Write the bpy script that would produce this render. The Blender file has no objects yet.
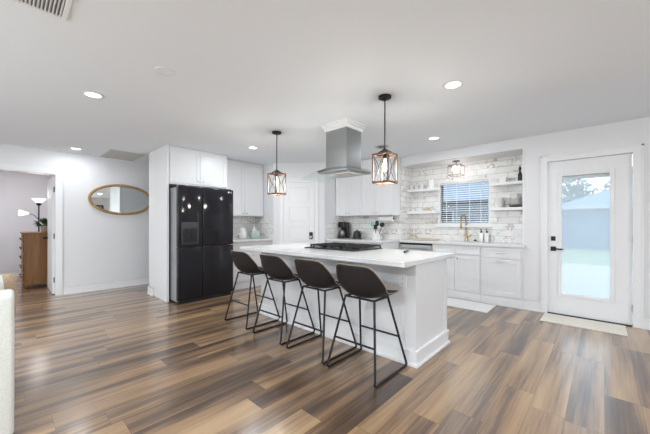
import bpy, bmesh, math, random
from mathutils import Vector, Matrix
random.seed(7)
S = bpy.context.scene
COL = S.collection
PI = math.pi

# ------------------------------------------------------------------ camera
cam_d = bpy.data.cameras.new('camera')
cam = bpy.data.objects.new('camera', cam_d)
COL.objects.link(cam)
S.camera = cam
PSI = 0.74812
cam.location = (0, 0, 1.2137)
cam.rotation_euler = (PI/2, 0, PSI - PI/2)
cam_d.sensor_fit = 'HORIZONTAL'
cam_d.sensor_width = 36.0
cam_d.lens = 299.05/650*36.0
cam_d.shift_y = (223.73-217)/650
cam_d.clip_start = 0.05
cam_d.clip_end = 300

# ------------------------------------------------------------------ world, exposure
W = bpy.data.worlds.new('overcast_sky')
S.world = W
W.use_nodes = True
wn = W.node_tree.nodes
wl = W.node_tree.links
wn.clear()
w_out = wn.new('ShaderNodeOutputWorld')
w_bg = wn.new('ShaderNodeBackground')
w_bg.inputs['Strength'].default_value = 2.0
w_tc = wn.new('ShaderNodeTexCoord')
w_sep = wn.new('ShaderNodeSeparateXYZ')
w_rmp = wn.new('ShaderNodeValToRGB')
w_rmp.color_ramp.elements[0].position = 0.0
w_rmp.color_ramp.elements[0].color = (0.92, 0.955, 1.0, 1)
w_rmp.color_ramp.elements[1].position = 0.6
w_rmp.color_ramp.elements[1].color = (0.70, 0.83, 1.0, 1)
wl.new(w_tc.outputs['Generated'], w_sep.inputs[0])
wl.new(w_sep.outputs['Z'], w_rmp.inputs[0])
wl.new(w_rmp.outputs[0], w_bg.inputs['Color'])
wl.new(w_bg.outputs[0], w_out.inputs['Surface'])

S.view_settings.view_transform = 'Standard'
S.view_settings.look = 'None'
S.view_settings.gamma = 1.0
S.view_settings.use_curve_mapping = False
S.view_settings.exposure = 0.30
CAN_POWER = 9.7         # each recessed ceiling lamp in view
FILL_REAR_POWER = 42         # fill light at the added rear window
FILL_SIDE_POWER = 42        # fill light at the added side window
HALL_CAN = 5
FILL_CAN_A = 2  # unseen ceiling lamps added as fill, each with its own power
FILL_CAN_B = 36
FILL_CAN_C = 85
FILL_CAN_D = 19
PENDANT_POWER = 11

def area_light(name, loc, rot, sx, sy, power, color=(1, 1, 1), shape='RECTANGLE', parent=None, spread=PI):
    d = bpy.data.lights.new(name, 'AREA')
    d.shape = shape
    d.size = sx
    if shape == 'RECTANGLE':
        d.size_y = sy
    d.energy = power
    d.color = color
    d.spread = spread
    o = bpy.data.objects.new(name, d)
    COL.objects.link(o)
    o.location = loc
    o.rotation_euler = rot
    if parent:
        o.parent = parent
        o.location = Vector(loc) - parent.location
    return o

# fill lights added at two unseen windows, to brighten walls and ceiling
area_light('fill_light_rear', (1.0, -4.0, 1.3), (PI/2, 0, 0), 3.0, 1.9, FILL_REAR_POWER, (0.90, 0.96, 1.0))
area_light('fill_light_side', (-3.0, 2.9, 1.3), (PI/2, 0, -PI/2), 3.0, 1.9, FILL_SIDE_POWER, (0.90, 0.96, 1.0))


# ------------------------------------------------------------------ materials
class NT:
    def __init__(s, name):
        s.m = bpy.data.materials.new(name)
        s.m.use_nodes = True
        s.n = s.m.node_tree.nodes
        s.l = s.m.node_tree.links
        s.bsdf = s.n['Principled BSDF']
        s.out = s.n['Material Output']
    def put(s, sock, v):
        if isinstance(v, bpy.types.NodeSocket):
            s.l.new(v, sock)
        elif v is not None:
            sock.default_value = v
    def math(s, op, a, b=None, c=None):
        n = s.n.new('ShaderNodeMath')
        n.operation = op
        for i, v in enumerate((a, b, c)):
            if v is not None:
                s.put(n.inputs[i], v)
        return n.outputs[0]
    def pos(s):
        g = s.n.new('ShaderNodeNewGeometry')
        x = s.n.new('ShaderNodeSeparateXYZ')
        s.l.new(g.outputs['Position'], x.inputs[0])
        return x.outputs
    def objc(s):
        g = s.n.new('ShaderNodeTexCoord')
        return g.outputs['Object']
    def comb(s, x, y, z):
        n = s.n.new('ShaderNodeCombineXYZ')
        for i, v in enumerate((x, y, z)):
            s.put(n.inputs[i], v)
        return n.outputs[0]
    def noise(s, vec, scale, detail=3, rough=0.5, dist=0.0):
        n = s.n.new('ShaderNodeTexNoise')
        if vec is not None:
            s.l.new(vec, n.inputs['Vector'])
        n.inputs['Scale'].default_value = scale
        n.inputs['Detail'].default_value = detail
        n.inputs['Roughness'].default_value = rough
        n.inputs['Distortion'].default_value = dist
        return n.outputs[0]
    def white(s, x, y):
        n = s.n.new('ShaderNodeTexWhiteNoise')
        n.noise_dimensions = '3D'
        s.l.new(s.comb(x, y, 0.0), n.inputs['Vector'])
        return n.outputs
    def ramp(s, fac, stops):
        n = s.n.new('ShaderNodeValToRGB')
        e = n.color_ramp.elements
        while len(e) < len(stops):
            e.new(0.5)
        for i, (p, c) in enumerate(stops):
            e[i].position = p
            e[i].color = (c[0], c[1], c[2], 1)
        s.l.new(fac, n.inputs[0])
        return n.outputs[0]
    def mix(s, fac, a, b, mode='MIX'):
        n = s.n.new('ShaderNodeMix')
        n.data_type = 'RGBA'
        n.blend_type = mode
        s.put(n.inputs[0], fac)
        for i, v in ((6, a), (7, b)):
            if isinstance(v, (tuple, list)):
                v = (v[0], v[1], v[2], 1)
            s.put(n.inputs[i], v)
        return n.outputs[2]
    def bump(s, h, strength=0.2, dist=0.01):
        n = s.n.new('ShaderNodeBump')
        n.inputs['Strength'].default_value = strength
        n.inputs['Distance'].default_value = dist
        s.l.new(h, n.inputs['Height'])
        s.l.new(n.outputs[0], s.bsdf.inputs['Normal'])

def plain(name, col, rough=0.5, metal=0.0, var=0.04, scale=30.0, bump=0.0, emit=None, estr=0.0, coat=0.0, spec=0.5):
    t = NT(name)
    f = t.noise(t.objc(), scale, 2)
    lo = tuple(c*(1-var) for c in col)
    hi = tuple(min(1, c*(1+var)) for c in col)
    t.l.new(t.ramp(f, [(0.3, lo), (0.7, hi)]), t.bsdf.inputs['Base Color'])
    t.bsdf.inputs['Roughness'].default_value = rough
    t.bsdf.inputs['Metallic'].default_value = metal
    t.bsdf.inputs['Specular IOR Level'].default_value = spec
    t.bsdf.inputs['Coat Weight'].default_value = coat
    if bump:
        t.bump(f, bump, 0.004)
    if emit:
        t.bsdf.inputs['Emission Color'].default_value = (*emit, 1)
        t.bsdf.inputs['Emission Strength'].default_value = estr
    return t.m

def glass(name, tint=(1, 1, 1), rough=0.0, refl=0.08, veil=0.0):
    # thin pane: mostly clear, a little mirror reflection
    t = NT(name)
    tr = t.n.new('ShaderNodeBsdfTransparent')
    tr.inputs[0].default_value = (*tint, 1)
    gl = t.n.new('ShaderNodeBsdfGlossy')
    gl.inputs['Roughness'].default_value = rough
    fr = t.n.new('ShaderNodeLayerWeight')
    fr.inputs[0].default_value = 0.5
    mx = t.n.new('ShaderNodeMixShader')
    t.l.new(t.math('ADD', refl*0.35, t.math('MULTIPLY', t.math('POWER', fr.outputs['Facing'], 5.0), 0.4)), mx.inputs[0])
    t.l.new(tr.outputs[0], mx.inputs[1])
    t.l.new(gl.outputs[0], mx.inputs[2])
    last = mx.outputs[0]
    if veil:
        # slightly clouded pane: scatters a share of the daylight
        tl = t.n.new('ShaderNodeBsdfTranslucent')
        tl.inputs[0].default_value = (0.92, 0.95, 0.97, 1)
        m2 = t.n.new('ShaderNodeMixShader')
        m2.inputs[0].default_value = veil
        t.l.new(last, m2.inputs[1]); t.l.new(tl.outputs[0], m2.inputs[2])
        last = m2.outputs[0]
    t.l.new(last, t.out.inputs['Surface'])
    return t.m

def floor_mat():
    t = NT('vinyl_plank_floor')
    x, y, z = t.pos()
    PW, PL = 0.182, 1.22
    yv = t.math('DIVIDE', t.math('ADD', y, 20.03), PW)
    row = t.math('FLOOR', yv)
    fy = t.math('FRACT', yv)
    ro = t.white(row, 3.7)[0]
    xv = t.math('ADD', t.math('DIVIDE', t.math('ADD', x, 20.0), PL), t.math('MULTIPLY', ro, 7.3))
    colm = t.math('FLOOR', xv)
    fx = t.math('FRACT', xv)
    rnd = t.white(row, colm)
    r1 = rnd[0]
    # broad streaks that run the length of a plank, different in every plank
    off = t.math('MULTIPLY', r1, 40.0)
    sv = t.comb(t.math('ADD', t.math('MULTIPLY', x, 0.55), off), t.math('ADD', t.math('MULTIPLY', y, 7.0), off), off)
    st = t.noise(sv, 1.0, 2, 0.45, 0.3)
    gv = t.comb(t.math('ADD', t.math('MULTIPLY', x, 2.2), off), t.math('MULTIPLY', y, 60.0), off)
    gr = t.noise(gv, 1.0, 3, 0.6)
    tone = t.math('ADD', t.math('MULTIPLY', r1, 0.27), t.math('ADD', t.math('MULTIPLY', st, 1.6), t.math('MULTIPLY', gr, 0.66)))
    tone = t.math('SUBTRACT', tone, 0.79)
    c = t.ramp(tone, [(0.12, (0.052, 0.029, 0.016)), (0.34, (0.145, 0.080, 0.040)), (0.56, (0.325, 0.194, 0.096)), (0.90, (0.49, 0.318, 0.165))])
    grey = t.math('MULTIPLY', t.white(colm, row)[0], 0.12)
    c = t.mix(grey, c, (0.20, 0.165, 0.145))
    # dark joint lines
    e1 = t.math('LESS_THAN', fy, 0.014)
    e2 = t.math('LESS_THAN', fx, 0.0022)
    jl = t.math('MULTIPLY', t.math('MAXIMUM', e1, e2), 0.6)
    c = t.mix(jl, c, (0.04, 0.028, 0.02))
    t.l.new(c, t.bsdf.inputs['Base Color'])
    t.l.new(t.math('ADD', 0.38, t.math('MULTIPLY', gr, 0.15)), t.bsdf.inputs['Roughness'])
    t.bsdf.inputs['Specular IOR Level'].default_value = 0.5
    t.bsdf.inputs['Coat Weight'].default_value = 1.0
    t.bsdf.inputs['Coat IOR'].default_value = 1.52
    t.bsdf.inputs['Coat Roughness'].default_value = 0.19
    t.bump(t.math('SUBTRACT', gr, jl), 0.08, 0.002)
    return t.m

def tile_mat():
    t = NT('marble_subway_tile')
    x, y, z = t.pos()
    TH, TW = 0.102, 0.305
    u = t.math('ADD', t.math('ADD', x, y), 30.0)
    v = t.math('DIVIDE', t.math('ADD', z, 10.0-0.914+0.0), TH)
    row = t.math('FLOOR', v)
    fv = t.math('FRACT', v)
    uo = t.math('ADD', t.math('DIVIDE', u, TW), t.math('MULTIPLY', t.math('MODULO', row, 2.0), 0.5))
    colm = t.math('FLOOR', uo)
    fu = t.math('FRACT', uo)
    rnd = t.white(row, colm)
    off = t.math('MULTIPLY', rnd[0], 37.0)
    # veins: thin bands where a distorted noise crosses 0.5, at a new place in every tile
    vv = t.comb(t.math('ADD', u, off), t.math('ADD', off, t.math('MULTIPLY', z, 1.0)), off)
    nz = t.noise(vv, 2.4, 4, 0.55, 1.0)
    dist = t.math('ABSOLUTE', t.math('SUBTRACT', nz, 0.5))
    vein = t.math('SUBTRACT', 1.0, t.math('MINIMUM', t.math('DIVIDE', dist, 0.03), 1.0))
    nm = t.noise(vv, 2.1, 2)
    vein = t.math('MULTIPLY', vein, t.math('MULTIPLY', t.math('MAXIMUM', t.math('SUBTRACT', nm, 0.45), 0.0), 5.0))
    vein = t.math('MINIMUM', vein, 0.7)
    cloud = t.noise(vv, 5.0, 3)
    base = t.ramp(cloud, [(0.3, (0.80, 0.79, 0.77)), (0.6, (0.90, 0.895, 0.88))])
    vc = t.mix(t.noise(vv, 1.3, 1), (0.30, 0.26, 0.22), (0.52, 0.42, 0.28))
    c = t.mix(vein, base, vc)
    g1 = t.math('LESS_THAN', fv, 0.045)
    g2 = t.math('LESS_THAN', fu, 0.012)
    g = t.math('MAXIMUM', g1, g2)
    c = t.mix(g, c, (0.40, 0.385, 0.36))
    t.l.new(c, t.bsdf.inputs['Base Color'])
    t.l.new(t.math('ADD', 0.26, t.math('MULTIPLY', g, 0.5)), t.bsdf.inputs['Roughness'])
    t.bump(t.math('SUBTRACT', 1.0, g), 0.25, 0.002)
    return t.m

def quartz_mat():
    t = NT('white_quartz')
    n = t.noise(t.objc(), 2.2, 5, 0.6, 1.4)
    d = t.math('ABSOLUTE', t.math('SUBTRACT', n, 0.5))
    vein = t.math('MULTIPLY', t.math('SUBTRACT', 1.0, t.math('MINIMUM', t.math('DIVIDE', d, 0.02), 1.0)), 0.14)
    c = t.mix(vein, (0.76, 0.76, 0.765), (0.58, 0.57, 0.56))
    t.l.new(c, t.bsdf.inputs['Base Color'])
    t.bsdf.inputs['Roughness'].default_value = 0.16
    return t.m

def wood_mat(name, a, b, axis_scale=(1, 1, 12), scale=3.0, rough=0.45):
    t = NT(name)
    mp = t.n.new('ShaderNodeMapping')
    mp.inputs['Scale'].default_value = axis_scale
    t.l.new(t.objc(), mp.inputs[0])
    n = t.noise(mp.outputs[0], scale, 4, 0.6, 0.6)
    t.l.new(t.ramp(n, [(0.3, a), (0.7, b)]), t.bsdf.inputs['Base Color'])
    t.bsdf.inputs['Roughness'].default_value = rough
    t.bump(n, 0.15, 0.002)
    return t.m

def texture_paint(name, col, scale=160, strength=0.12, rough=0.6):
    t = NT(name)
    n = t.noise(t.pos()[0].node.inputs[0].links[0].from_socket, scale, 3, 0.6)
    t.bsdf.inputs['Base Color'].default_value = (*col, 1)
    t.bsdf.inputs['Roughness'].default_value = rough
    t.bump(n, strength, 0.003)
    return t.m

def brushed(name, col, rough=0.3):
    t = NT(name)
    mp = t.n.new('ShaderNodeMapping')
    mp.inputs['Scale'].default_value = (400, 400, 3)
    t.l.new(t.objc(), mp.inputs[0])
    n = t.noise(mp.outputs[0], 1.0, 2)
    t.l.new(t.ramp(n, [(0.3, tuple(c*0.92 for c in col)), (0.7, col)]), t.bsdf.inputs['Base Color'])
    t.bsdf.inputs['Metallic'].default_value = 1.0
    t.l.new(t.math('ADD', rough-0.05, t.math('MULTIPLY', n, 0.1)), t.bsdf.inputs['Roughness'])
    return t.m

def leather_mat():
    t = NT('dark_brown_leather')
    n = t.noise(t.objc(), 60, 4, 0.6)
    t.l.new(t.ramp(n, [(0.3, (0.013, 0.0105, 0.011)), (0.75, (0.027, 0.022, 0.0225))]), t.bsdf.inputs['Base Color'])
    t.bsdf.inputs['Roughness'].default_value = 0.5
    t.bsdf.inputs['Specular IOR Level'].default_value = 0.3
    t.bump(n, 0.12, 0.002)
    return t.m

def grass_mat():
    t = NT('lawn')
    n = t.noise(t.pos()[0].node.inputs[0].links[0].from_socket, 3.0, 5, 0.65)
    t.l.new(t.ramp(n, [(0.3, (0.20, 0.27, 0.15)), (0.7, (0.34, 0.38, 0.24))]), t.bsdf.inputs['Base Color'])
    t.bsdf.inputs['Roughness'].default_value = 0.9
    return t.m

def siding_mat():
    t = NT('lap_siding')
    x, y, z = t.pos()
    f = t.math('FRACT', t.math('DIVIDE', t.math('ADD', z, 5.0), 0.2))
    e = t.math('LESS_THAN', f, 0.10)
    c = t.mix(e, (0.17, 0.235, 0.31), (0.09, 0.12, 0.17))
    t.l.new(c, t.bsdf.inputs['Base Color'])
    t.bsdf.inputs['Roughness'].default_value = 0.7
    t.bump(f, 0.4, 0.03)
    return t.m

def roof_mat():
    t = NT('roof_shingles')
    n = t.noise(t.objc(), 9.0, 4)
    t.l.new(t.ramp(n, [(0.3, (0.19, 0.24, 0.30)), (0.7, (0.26, 0.32, 0.38))]), t.bsdf.inputs['Base Color'])
    t.bsdf.inputs['Roughness'].default_value = 0.8
    return t.m

def rope_mat():
    t = NT('gold_rope_weave')
    w = t.n.new('ShaderNodeTexNoise')
    w.inputs['Scale'].default_value = 45
    t.l.new(t.objc(), w.inputs['Vector'])
    t.l.new(t.ramp(w.outputs[0], [(0.3, (0.26, 0.15, 0.055)), (0.7, (0.55, 0.36, 0.15))]), t.bsdf.inputs['Base Color'])
    t.bsdf.inputs['Roughness'].default_value = 0.55
    t.bump(w.outputs[0], 0.4, 0.006)
    return t.m

M = dict(
    wall=texture_paint('wall_paint', (0.79, 0.79, 0.805)),
    bedroom=texture_paint('bedroom_paint', (0.84, 0.82, 0.85)),
    ceiling=texture_paint('ceiling_paint', (0.85, 0.89, 0.935), 45, 0.25, 0.8),
    trim=plain('trim_paint', (0.84, 0.84, 0.85), 0.35, var=0.01),
    cab=plain('cabinet_paint', (0.80, 0.805, 0.82), 0.32, var=0.01),
    floor=floor_mat(), tile=tile_mat(), quartz=quartz_mat(),
    steel=brushed('brushed_steel', (0.37, 0.38, 0.375), 0.30),
    steel_light=brushed('bright_steel', (0.66, 0.67, 0.67), 0.35),
    steel_dark=brushed('dark_steel', (0.22, 0.22, 0.23), 0.35),
    nickel=plain('satin_nickel', (0.62, 0.61, 0.59), 0.3, 1.0, 0.02),
    fridge=plain('black_gloss_fridge', (0.013, 0.012, 0.0155), 0.10, 0.0, 0.02, spec=0.35),
    fridge_side=plain('fridge_side_grey', (0.36, 0.37, 0.38), 0.35, 0.3, 0.03),
    black=plain('matte_black_metal', (0.014, 0.014, 0.015), 0.42, 0.3, 0.05),
    blackplastic=plain('black_plastic', (0.012, 0.012, 0.013), 0.3, 0.0, 0.05),
    iron=plain('cast_iron', (0.012, 0.012, 0.013), 0.5, 0.2, 0.1),
    leather=leather_mat(),
    piping=plain('tan_piping', (0.42, 0.34, 0.26), 0.7, var=0.08),
    lantern=wood_mat('lantern_wood', (0.085, 0.045, 0.030), (0.20, 0.115, 0.078), (6, 6, 1), 9, 0.6),
    gold=plain('brushed_gold', (0.50, 0.37, 0.20), 0.32, 1.0, 0.03),
    rosegold=plain('rose_gold', (0.36, 0.27, 0.24), 0.35, 1.0, 0.03),
    rope=rope_mat(),
    mirror=plain('mirror_glass', (0.86, 0.90, 0.89), 0.015, 1.0, 0.0),
    glass=glass('window_glass', (0.97, 0.985, 0.98), 0.0, 0.03),
    doorglass=glass('patio_door_glass', (0.95, 0.98, 0.98), 0.0, 0.06, 0.26),
    hoodglass=glass('green_tinted_glass', (0.95, 0.985, 0.97), 0.0, 0.10),
    clear=glass('clear_glass', (0.96, 0.97, 0.97)),
    crystal=glass('crystal_glass', (0.93, 0.90, 0.88), 0.03, 0.5),
    bulb=plain('lit_bulb', (1, 0.9, 0.75), 0.4, emit=(1.0, 0.88, 0.72), estr=3.5),
    bulb_white=plain('lit_white_bulb', (1, 0.97, 0.93), 0.4, emit=(1.0, 0.95, 0.9), estr=2.6),
    fridge_trim=plain('dispenser_grey', (0.045, 0.045, 0.05), 0.3),
    lens=plain('lit_lens', (1, 1, 1), 0.5, emit=(0.97, 0.99, 1.0), estr=3.0),
    shade=plain('lit_lamp_shade', (0.9, 0.88, 0.85), 0.5, emit=(1.0, 0.96, 0.92), estr=1.6),
    white=plain('white_ceramic', (0.89, 0.89, 0.87), 0.22, var=0.01),
    whiteplastic=plain('white_plastic', (0.83, 0.83, 0.83), 0.35, var=0.01),
    grille=plain('vent_grey', (0.60, 0.60, 0.60), 0.5, var=0.03),
    ventdark=plain('vent_dark', (0.16, 0.16, 0.18), 0.6),
    greyplate=plain('grey_stoneware', (0.45, 0.44, 0.43), 0.35),
    darkplate=plain('dark_stoneware', (0.12, 0.12, 0.12), 0.4),
    mint=plain('pale_green_glass', (0.52, 0.66, 0.60), 0.2),
    teal=plain('teal_silicone', (0.20, 0.55, 0.55), 0.4),
    paper=plain('paper_towel', (0.86, 0.86, 0.84), 0.9, bump=0.1),
    oak=wood_mat('honey_oak', (0.205, 0.078, 0.016), (0.32, 0.14, 0.034), (9, 9, 1), 2.5, 0.4),
    board=wood_mat('cutting_board_wood', (0.62, 0.47, 0.32), (0.74, 0.60, 0.44), (9, 1, 9), 3, 0.5),
    mat=plain('woven_cream_mat', (0.80, 0.75, 0.66), 0.95, var=0.10, scale=130, bump=0.5),
    runner=plain('white_cotton_mat', (0.84, 0.83, 0.82), 0.95, var=0.06, scale=140, bump=0.5),
    sofa=plain('white_slipcover', (0.80, 0.82, 0.78), 0.9, var=0.05, scale=90, bump=0.3),
    tan=plain('tan_fabric', (0.50, 0.37, 0.26), 0.9, var=0.12, scale=110, bump=0.3),
    leaf=plain('leaf_green', (0.05, 0.11, 0.04), 0.5, var=0.3, scale=8),
    pot=plain('beige_pot', (0.50, 0.43, 0.33), 0.6),
    blind=plain('white_blind', (0.80, 0.80, 0.81), 0.4, var=0.01),
    concrete=plain('pale_concrete', (0.43, 0.43, 0.425), 0.9, var=0.06, scale=4),
    grass=grass_mat(), siding=siding_mat(), roof=roof_mat(),
    tree=plain('tree_foliage', (0.17, 0.21, 0.16), 0.8, var=0.5, scale=4),
    bark=plain('tree_bark', (0.16, 0.13, 0.11), 0.9, var=0.2),
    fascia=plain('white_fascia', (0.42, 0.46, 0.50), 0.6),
    window_dark=plain('dark_window_frame', (0.02, 0.022, 0.03), 0.4),
    photo=plain('grey_print', (0.30, 0.32, 0.34), 0.5, var=0.5, scale=5),
)

# ------------------------------------------------------------------ mesh helpers
class MB:
    def __init__(s):
        s.b = bmesh.new()
        s.M = None
    def _mark(s):
        return set(s.b.verts)
    def box(s, x0, x1, y0, y1, z0, z1, bev=0.0, seg=2):
        r = bmesh.ops.create_cube(s.b, size=1.0)
        vs = r['verts']
        for v in vs:
            v.co = Vector(((x0+x1)/2+v.co.x*(x1-x0), (y0+y1)/2+v.co.y*(y1-y0), (z0+z1)/2+v.co.z*(z1-z0)))
        if bev > 0:
            es = set()
            for v in vs:
                es.update(v.link_edges)
            bmesh.ops.bevel(s.b, geom=list(es), offset=bev, segments=seg, affect='EDGES', profile=0.5)
        return s
    def prism(s, pts, axis, a0, a1):
        # closed polygon in the two other axes, extruded along axis
        def mk(p, a):
            if axis == 'z': return Vector((p[0], p[1], a))
            if axis == 'x': return Vector((a, p[0], p[1]))
            return Vector((p[0], a, p[1]))
        A = [s.b.verts.new(mk(p, a0)) for p in pts]
        B = [s.b.verts.new(mk(p, a1)) for p in pts]
        s.b.faces.new(A)
        s.b.faces.new(B)
        n = len(pts)
        for i in range(n):
            s.b.faces.new((A[i], A[(i+1) % n], B[(i+1) % n], B[i]))
        return s
    def tube(s, pts, r, seg=10, closed=False, cap=True):
        pts = [Vector(p) for p in pts]
        n = len(pts)
        rs = r if isinstance(r, (list, tuple)) else [r]*n
        rings = []
        prev = None
        for i in range(n):
            if closed:
                t = (pts[(i+1) % n]-pts[i-1]).normalized()
            elif i == 0:
                t = (pts[1]-pts[0]).normalized()
            elif i == n-1:
                t = (pts[-1]-pts[-2]).normalized()
            else:
                t = ((pts[i+1]-pts[i]).normalized()+(pts[i]-pts[i-1]).normalized()).normalized()
            if prev is None:
                up = Vector((0, 0, 1)) if abs(t.z) < 0.9 else Vector((1, 0, 0))
                a = t.cross(up).normalized()
            else:
                a = (prev-t*prev.dot(t)).normalized()
            prev = a
            b = t.cross(a)
            rings.append([s.b.verts.new(pts[i]+(a*math.cos(2*PI*k/seg)+b*math.sin(2*PI*k/seg))*rs[i]) for k in range(seg)])
        m = n if closed else n-1
        for i in range(m):
            R0, R1 = rings[i], rings[(i+1) % n]
            for k in range(seg):
                s.b.faces.new((R0[k], R0[(k+1) % seg], R1[(k+1) % seg], R1[k]))
        if cap and not closed:
            s.b.faces.new(rings[0][::-1])
            s.b.faces.new(rings[-1])
        return s
    def lathe(s, prof, c=(0, 0, 0), seg=24, axis='z', ring=False):
        # prof: (radius, height) pairs
        rings = []
        c = Vector(c)
        for (r, h) in prof:
            ring = []
            for k in range(seg):
                a = 2*PI*k/seg
                if axis == 'z': p = Vector((r*math.cos(a), r*math.sin(a), h))
                elif axis == 'x': p = Vector((h, r*math.cos(a), r*math.sin(a)))
                else: p = Vector((r*math.cos(a), h, r*math.sin(a)))
                ring.append(s.b.verts.new(c+p))
            rings.append(ring)
        for i in range(len(rings)-1):
            for k in range(seg):
                s.b.faces.new((rings[i][k], rings[i][(k+1) % seg], rings[i+1][(k+1) % seg], rings[i+1][k]))
        if ring:
            for k in range(seg):
                s.b.faces.new((rings[-1][k], rings[-1][(k+1) % seg], rings[0][(k+1) % seg], rings[0][k]))
            return s
        if prof[0][0] > 1e-6: s.b.faces.new(rings[0][::-1])
        if prof[-1][0] > 1e-6: s.b.faces.new(rings[-1])
        return s
    def sphere(s, c, r, sc=(1, 1, 1), u=16, v=10):
        q = bmesh.ops.create_uvsphere(s.b, u_segments=u, v_segments=v, radius=r)
        for w in q['verts']:
            w.co = Vector((w.co.x*sc[0]+c[0], w.co.y*sc[1]+c[1], w.co.z*sc[2]+c[2]))
        return s
    def build(s, name, mat, parent=None, smooth=None):
        bmesh.ops.remove_doubles(s.b, verts=s.b.verts, dist=1e-6)
        if s.M is not None:
            bmesh.ops.transform(s.b, matrix=s.M, verts=s.b.verts)
        off = Vector((0, 0, 0))
        p = parent
        while p is not None:
            off += p.location
            p = p.parent
        if off.length > 0:
            bmesh.ops.translate(s.b, vec=-off, verts=s.b.verts)
        bmesh.ops.recalc_face_normals(s.b, faces=s.b.faces)
        me = bpy.data.meshes.new(name)
        s.b.to_mesh(me)
        s.b.free()
        o = bpy.data.objects.new(name, me)
        COL.objects.link(o)
        me.materials.append(M[mat] if isinstance(mat, str) else mat)
        if parent is not None:
            o.parent = parent
        if smooth:
            for pl in me.polygons:
                pl.use_smooth = True
            me.set_sharp_from_angle(angle=math.radians(smooth))
        return o

def tag(o, label, cat, group=None, kind=None):
    o['label'] = label
    o['category'] = cat
    if group: o['group'] = group
    if kind: o['kind'] = kind
    return o
def thing(name, label, cat, loc, group=None):
    o = bpy.data.objects.new(name, None)
    COL.objects.link(o)
    o.location = loc
    o.empty_display_size = 0.1
    return tag(o, label, cat, group)
def one(mb, name, mat, label, cat, group=None, smooth=None, loc=None):
    # a thing that is a single mesh
    o = mb.build(name, mat, None, smooth)
    return tag(o, label, cat, group)
def struct(mb, name, mat, parent=None, smooth=None):
    o = mb.build(name, mat, parent, smooth)
    if parent is None:
        o['kind'] = 'structure'
    return o
def dup(root, loc, label, group=None):
    r = root.copy()
    COL.objects.link(r)
    r.location = loc
    r['label'] = label
    if group: r['group'] = group
    for ch in list(root.children):
        c = ch.copy()
        COL.objects.link(c)
        c.parent = r
        for g in list(ch.children):
            d = g.copy()
            COL.objects.link(d)
            d.parent = c
    return r

def fbox(mb, face, u0, u1, z0, z1, base, t0, t1, bev=0.0):
    # a box on a facade: face '-x' or '-y'; base = plane, t = distance out of the plane towards the room
    if face == '-y': mb.box(u0, u1, base-t1, base-t0, z0, z1, bev)
    else: mb.box(base-t1, base-t0, u0, u1, z0, z1, bev)
def shaker(face, u0, u1, z0, z1, base, rail=0.06, th=0.02, g=0.002):
    mb = MB()
    u0 += g; u1 -= g; z0 += g; z1 -= g
    fbox(mb, face, u0, u0+rail, z0, z1, base, 0, th, 0.002)
    fbox(mb, face, u1-rail, u1, z0, z1, base, 0, th, 0.002)
    fbox(mb, face, u0+rail, u1-rail, z0, z0+rail, base, 0, th, 0.002)
    fbox(mb, face, u0+rail, u1-rail, z1-rail, z1, base, 0, th, 0.002)
    fbox(mb, face, u0+rail-0.001, u1-rail+0.001, z0+rail-0.001, z1-rail+0.001, base, 0.0005, th-0.009)
    return mb
def knob(face, u, z, base, parent):
    mb = MB()
    pr = [(0.005, 0.0), (0.005, 0.012), (0.012, 0.016), (0.013, 0.022), (0.009, 0.027), (0.0, 0.028)]
    if face == '-y': mb.lathe([(r, -h) for r, h in pr], (u, base, z), 14, 'y')
    else: mb.lathe([(r, -h) for r, h in pr], (base, u, z), 14, 'x')
    k = mb.build('knob', 'nickel', parent, 40)
    k['label'] = 'small satin nickel knob'
    return k
def barpull(face, u0, u1, z, base, parent):
    mb = MB()
    def P(u, d): return (u, base-d, z) if face == '-y' else (base-d, u, z)
    mb.tube([P(u0, 0.03), P(u1, 0.03)], 0.006, 10)
    mb.tube([P(u0+0.015, 0), P(u0+0.015, 0.03)], 0.005, 8)
    mb.tube([P(u1-0.015, 0), P(u1-0.015, 0.03)], 0.005, 8)
    k = mb.build('handle', 'nickel', parent, 40)
    k['label'] = 'satin nickel bar handle'
    return k

# ------------------------------------------------------------------ room shell
H = 2.44
XD = 5.04            # plane of the patio door wall
YM = 6.75            # plane of the mirror wall
YK = 5.52            # plane of the fridge wall
struct(MB().box(-3.3, 5.19, -4.3, 10.1, -0.1, 0.0), 'floor', 'floor')
struct(MB().box(-3.3, 5.62, -4.3, 10.1, H, H+0.12), 'ceiling', 'ceiling')

w = MB()
w.box(XD, 5.19, -4.3, -0.265, 0, H)
w.box(XD, 5.19, -0.265, 0.555, 2.055, H)
w.box(XD, 5.19, 0.555, 0.83, 0, H)
w.box(XD, 5.62, 0.83, 2.76, 2.286, H)
w.box(XD, 5.19, 2.76, 5.76, 0, H)
w.box(5.19, 5.62, 0.71, 0.83, -0.1, H)
w.box(5.19, 5.62, 2.76, 2.88, -0.1, H)
w.box(5.50, 5.62, 0.83, 1.36, -0.1, 2.286)
w.box(5.50, 5.62, 2.235, 2.76, -0.1, 2.286)
w.box(5.50, 5.62, 1.36, 2.235, -0.1, 1.185)
w.box(5.50, 5.62, 1.36, 2.235, 1.985, 2.286)
struct(w, 'wall_right', 'wall')
struct(MB().box(1.745, XD, YK, 5.76, 0, H), 'wall_kitchen', 'wall')
w = MB()
w.box(-3.3, -0.31, YM, YM+0.12, 0, H)
w.box(-0.31, 0.615, YM, YM+0.12, 2.045, H)
w.box(0.615, 3.4, YM, YM+0.12, 0, H)
struct(w, 'wall_mirror', 'wall')
struct(MB().box(3.3, 3.4, 5.76, YM, 0, H), 'wall_hall_end', 'wall')
# pantry: a corner closet with a diagonal front
PA, PB = Vector((3.71, 4.86)), Vector((4.385, 4.08))
struct(MB().prism([(3.71, YK), (PA.x, PA.y), (PB.x, PB.y), (XD, 4.08), (XD, YK)], 'z', 0, H), 'wall_pantry', 'wall')
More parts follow.
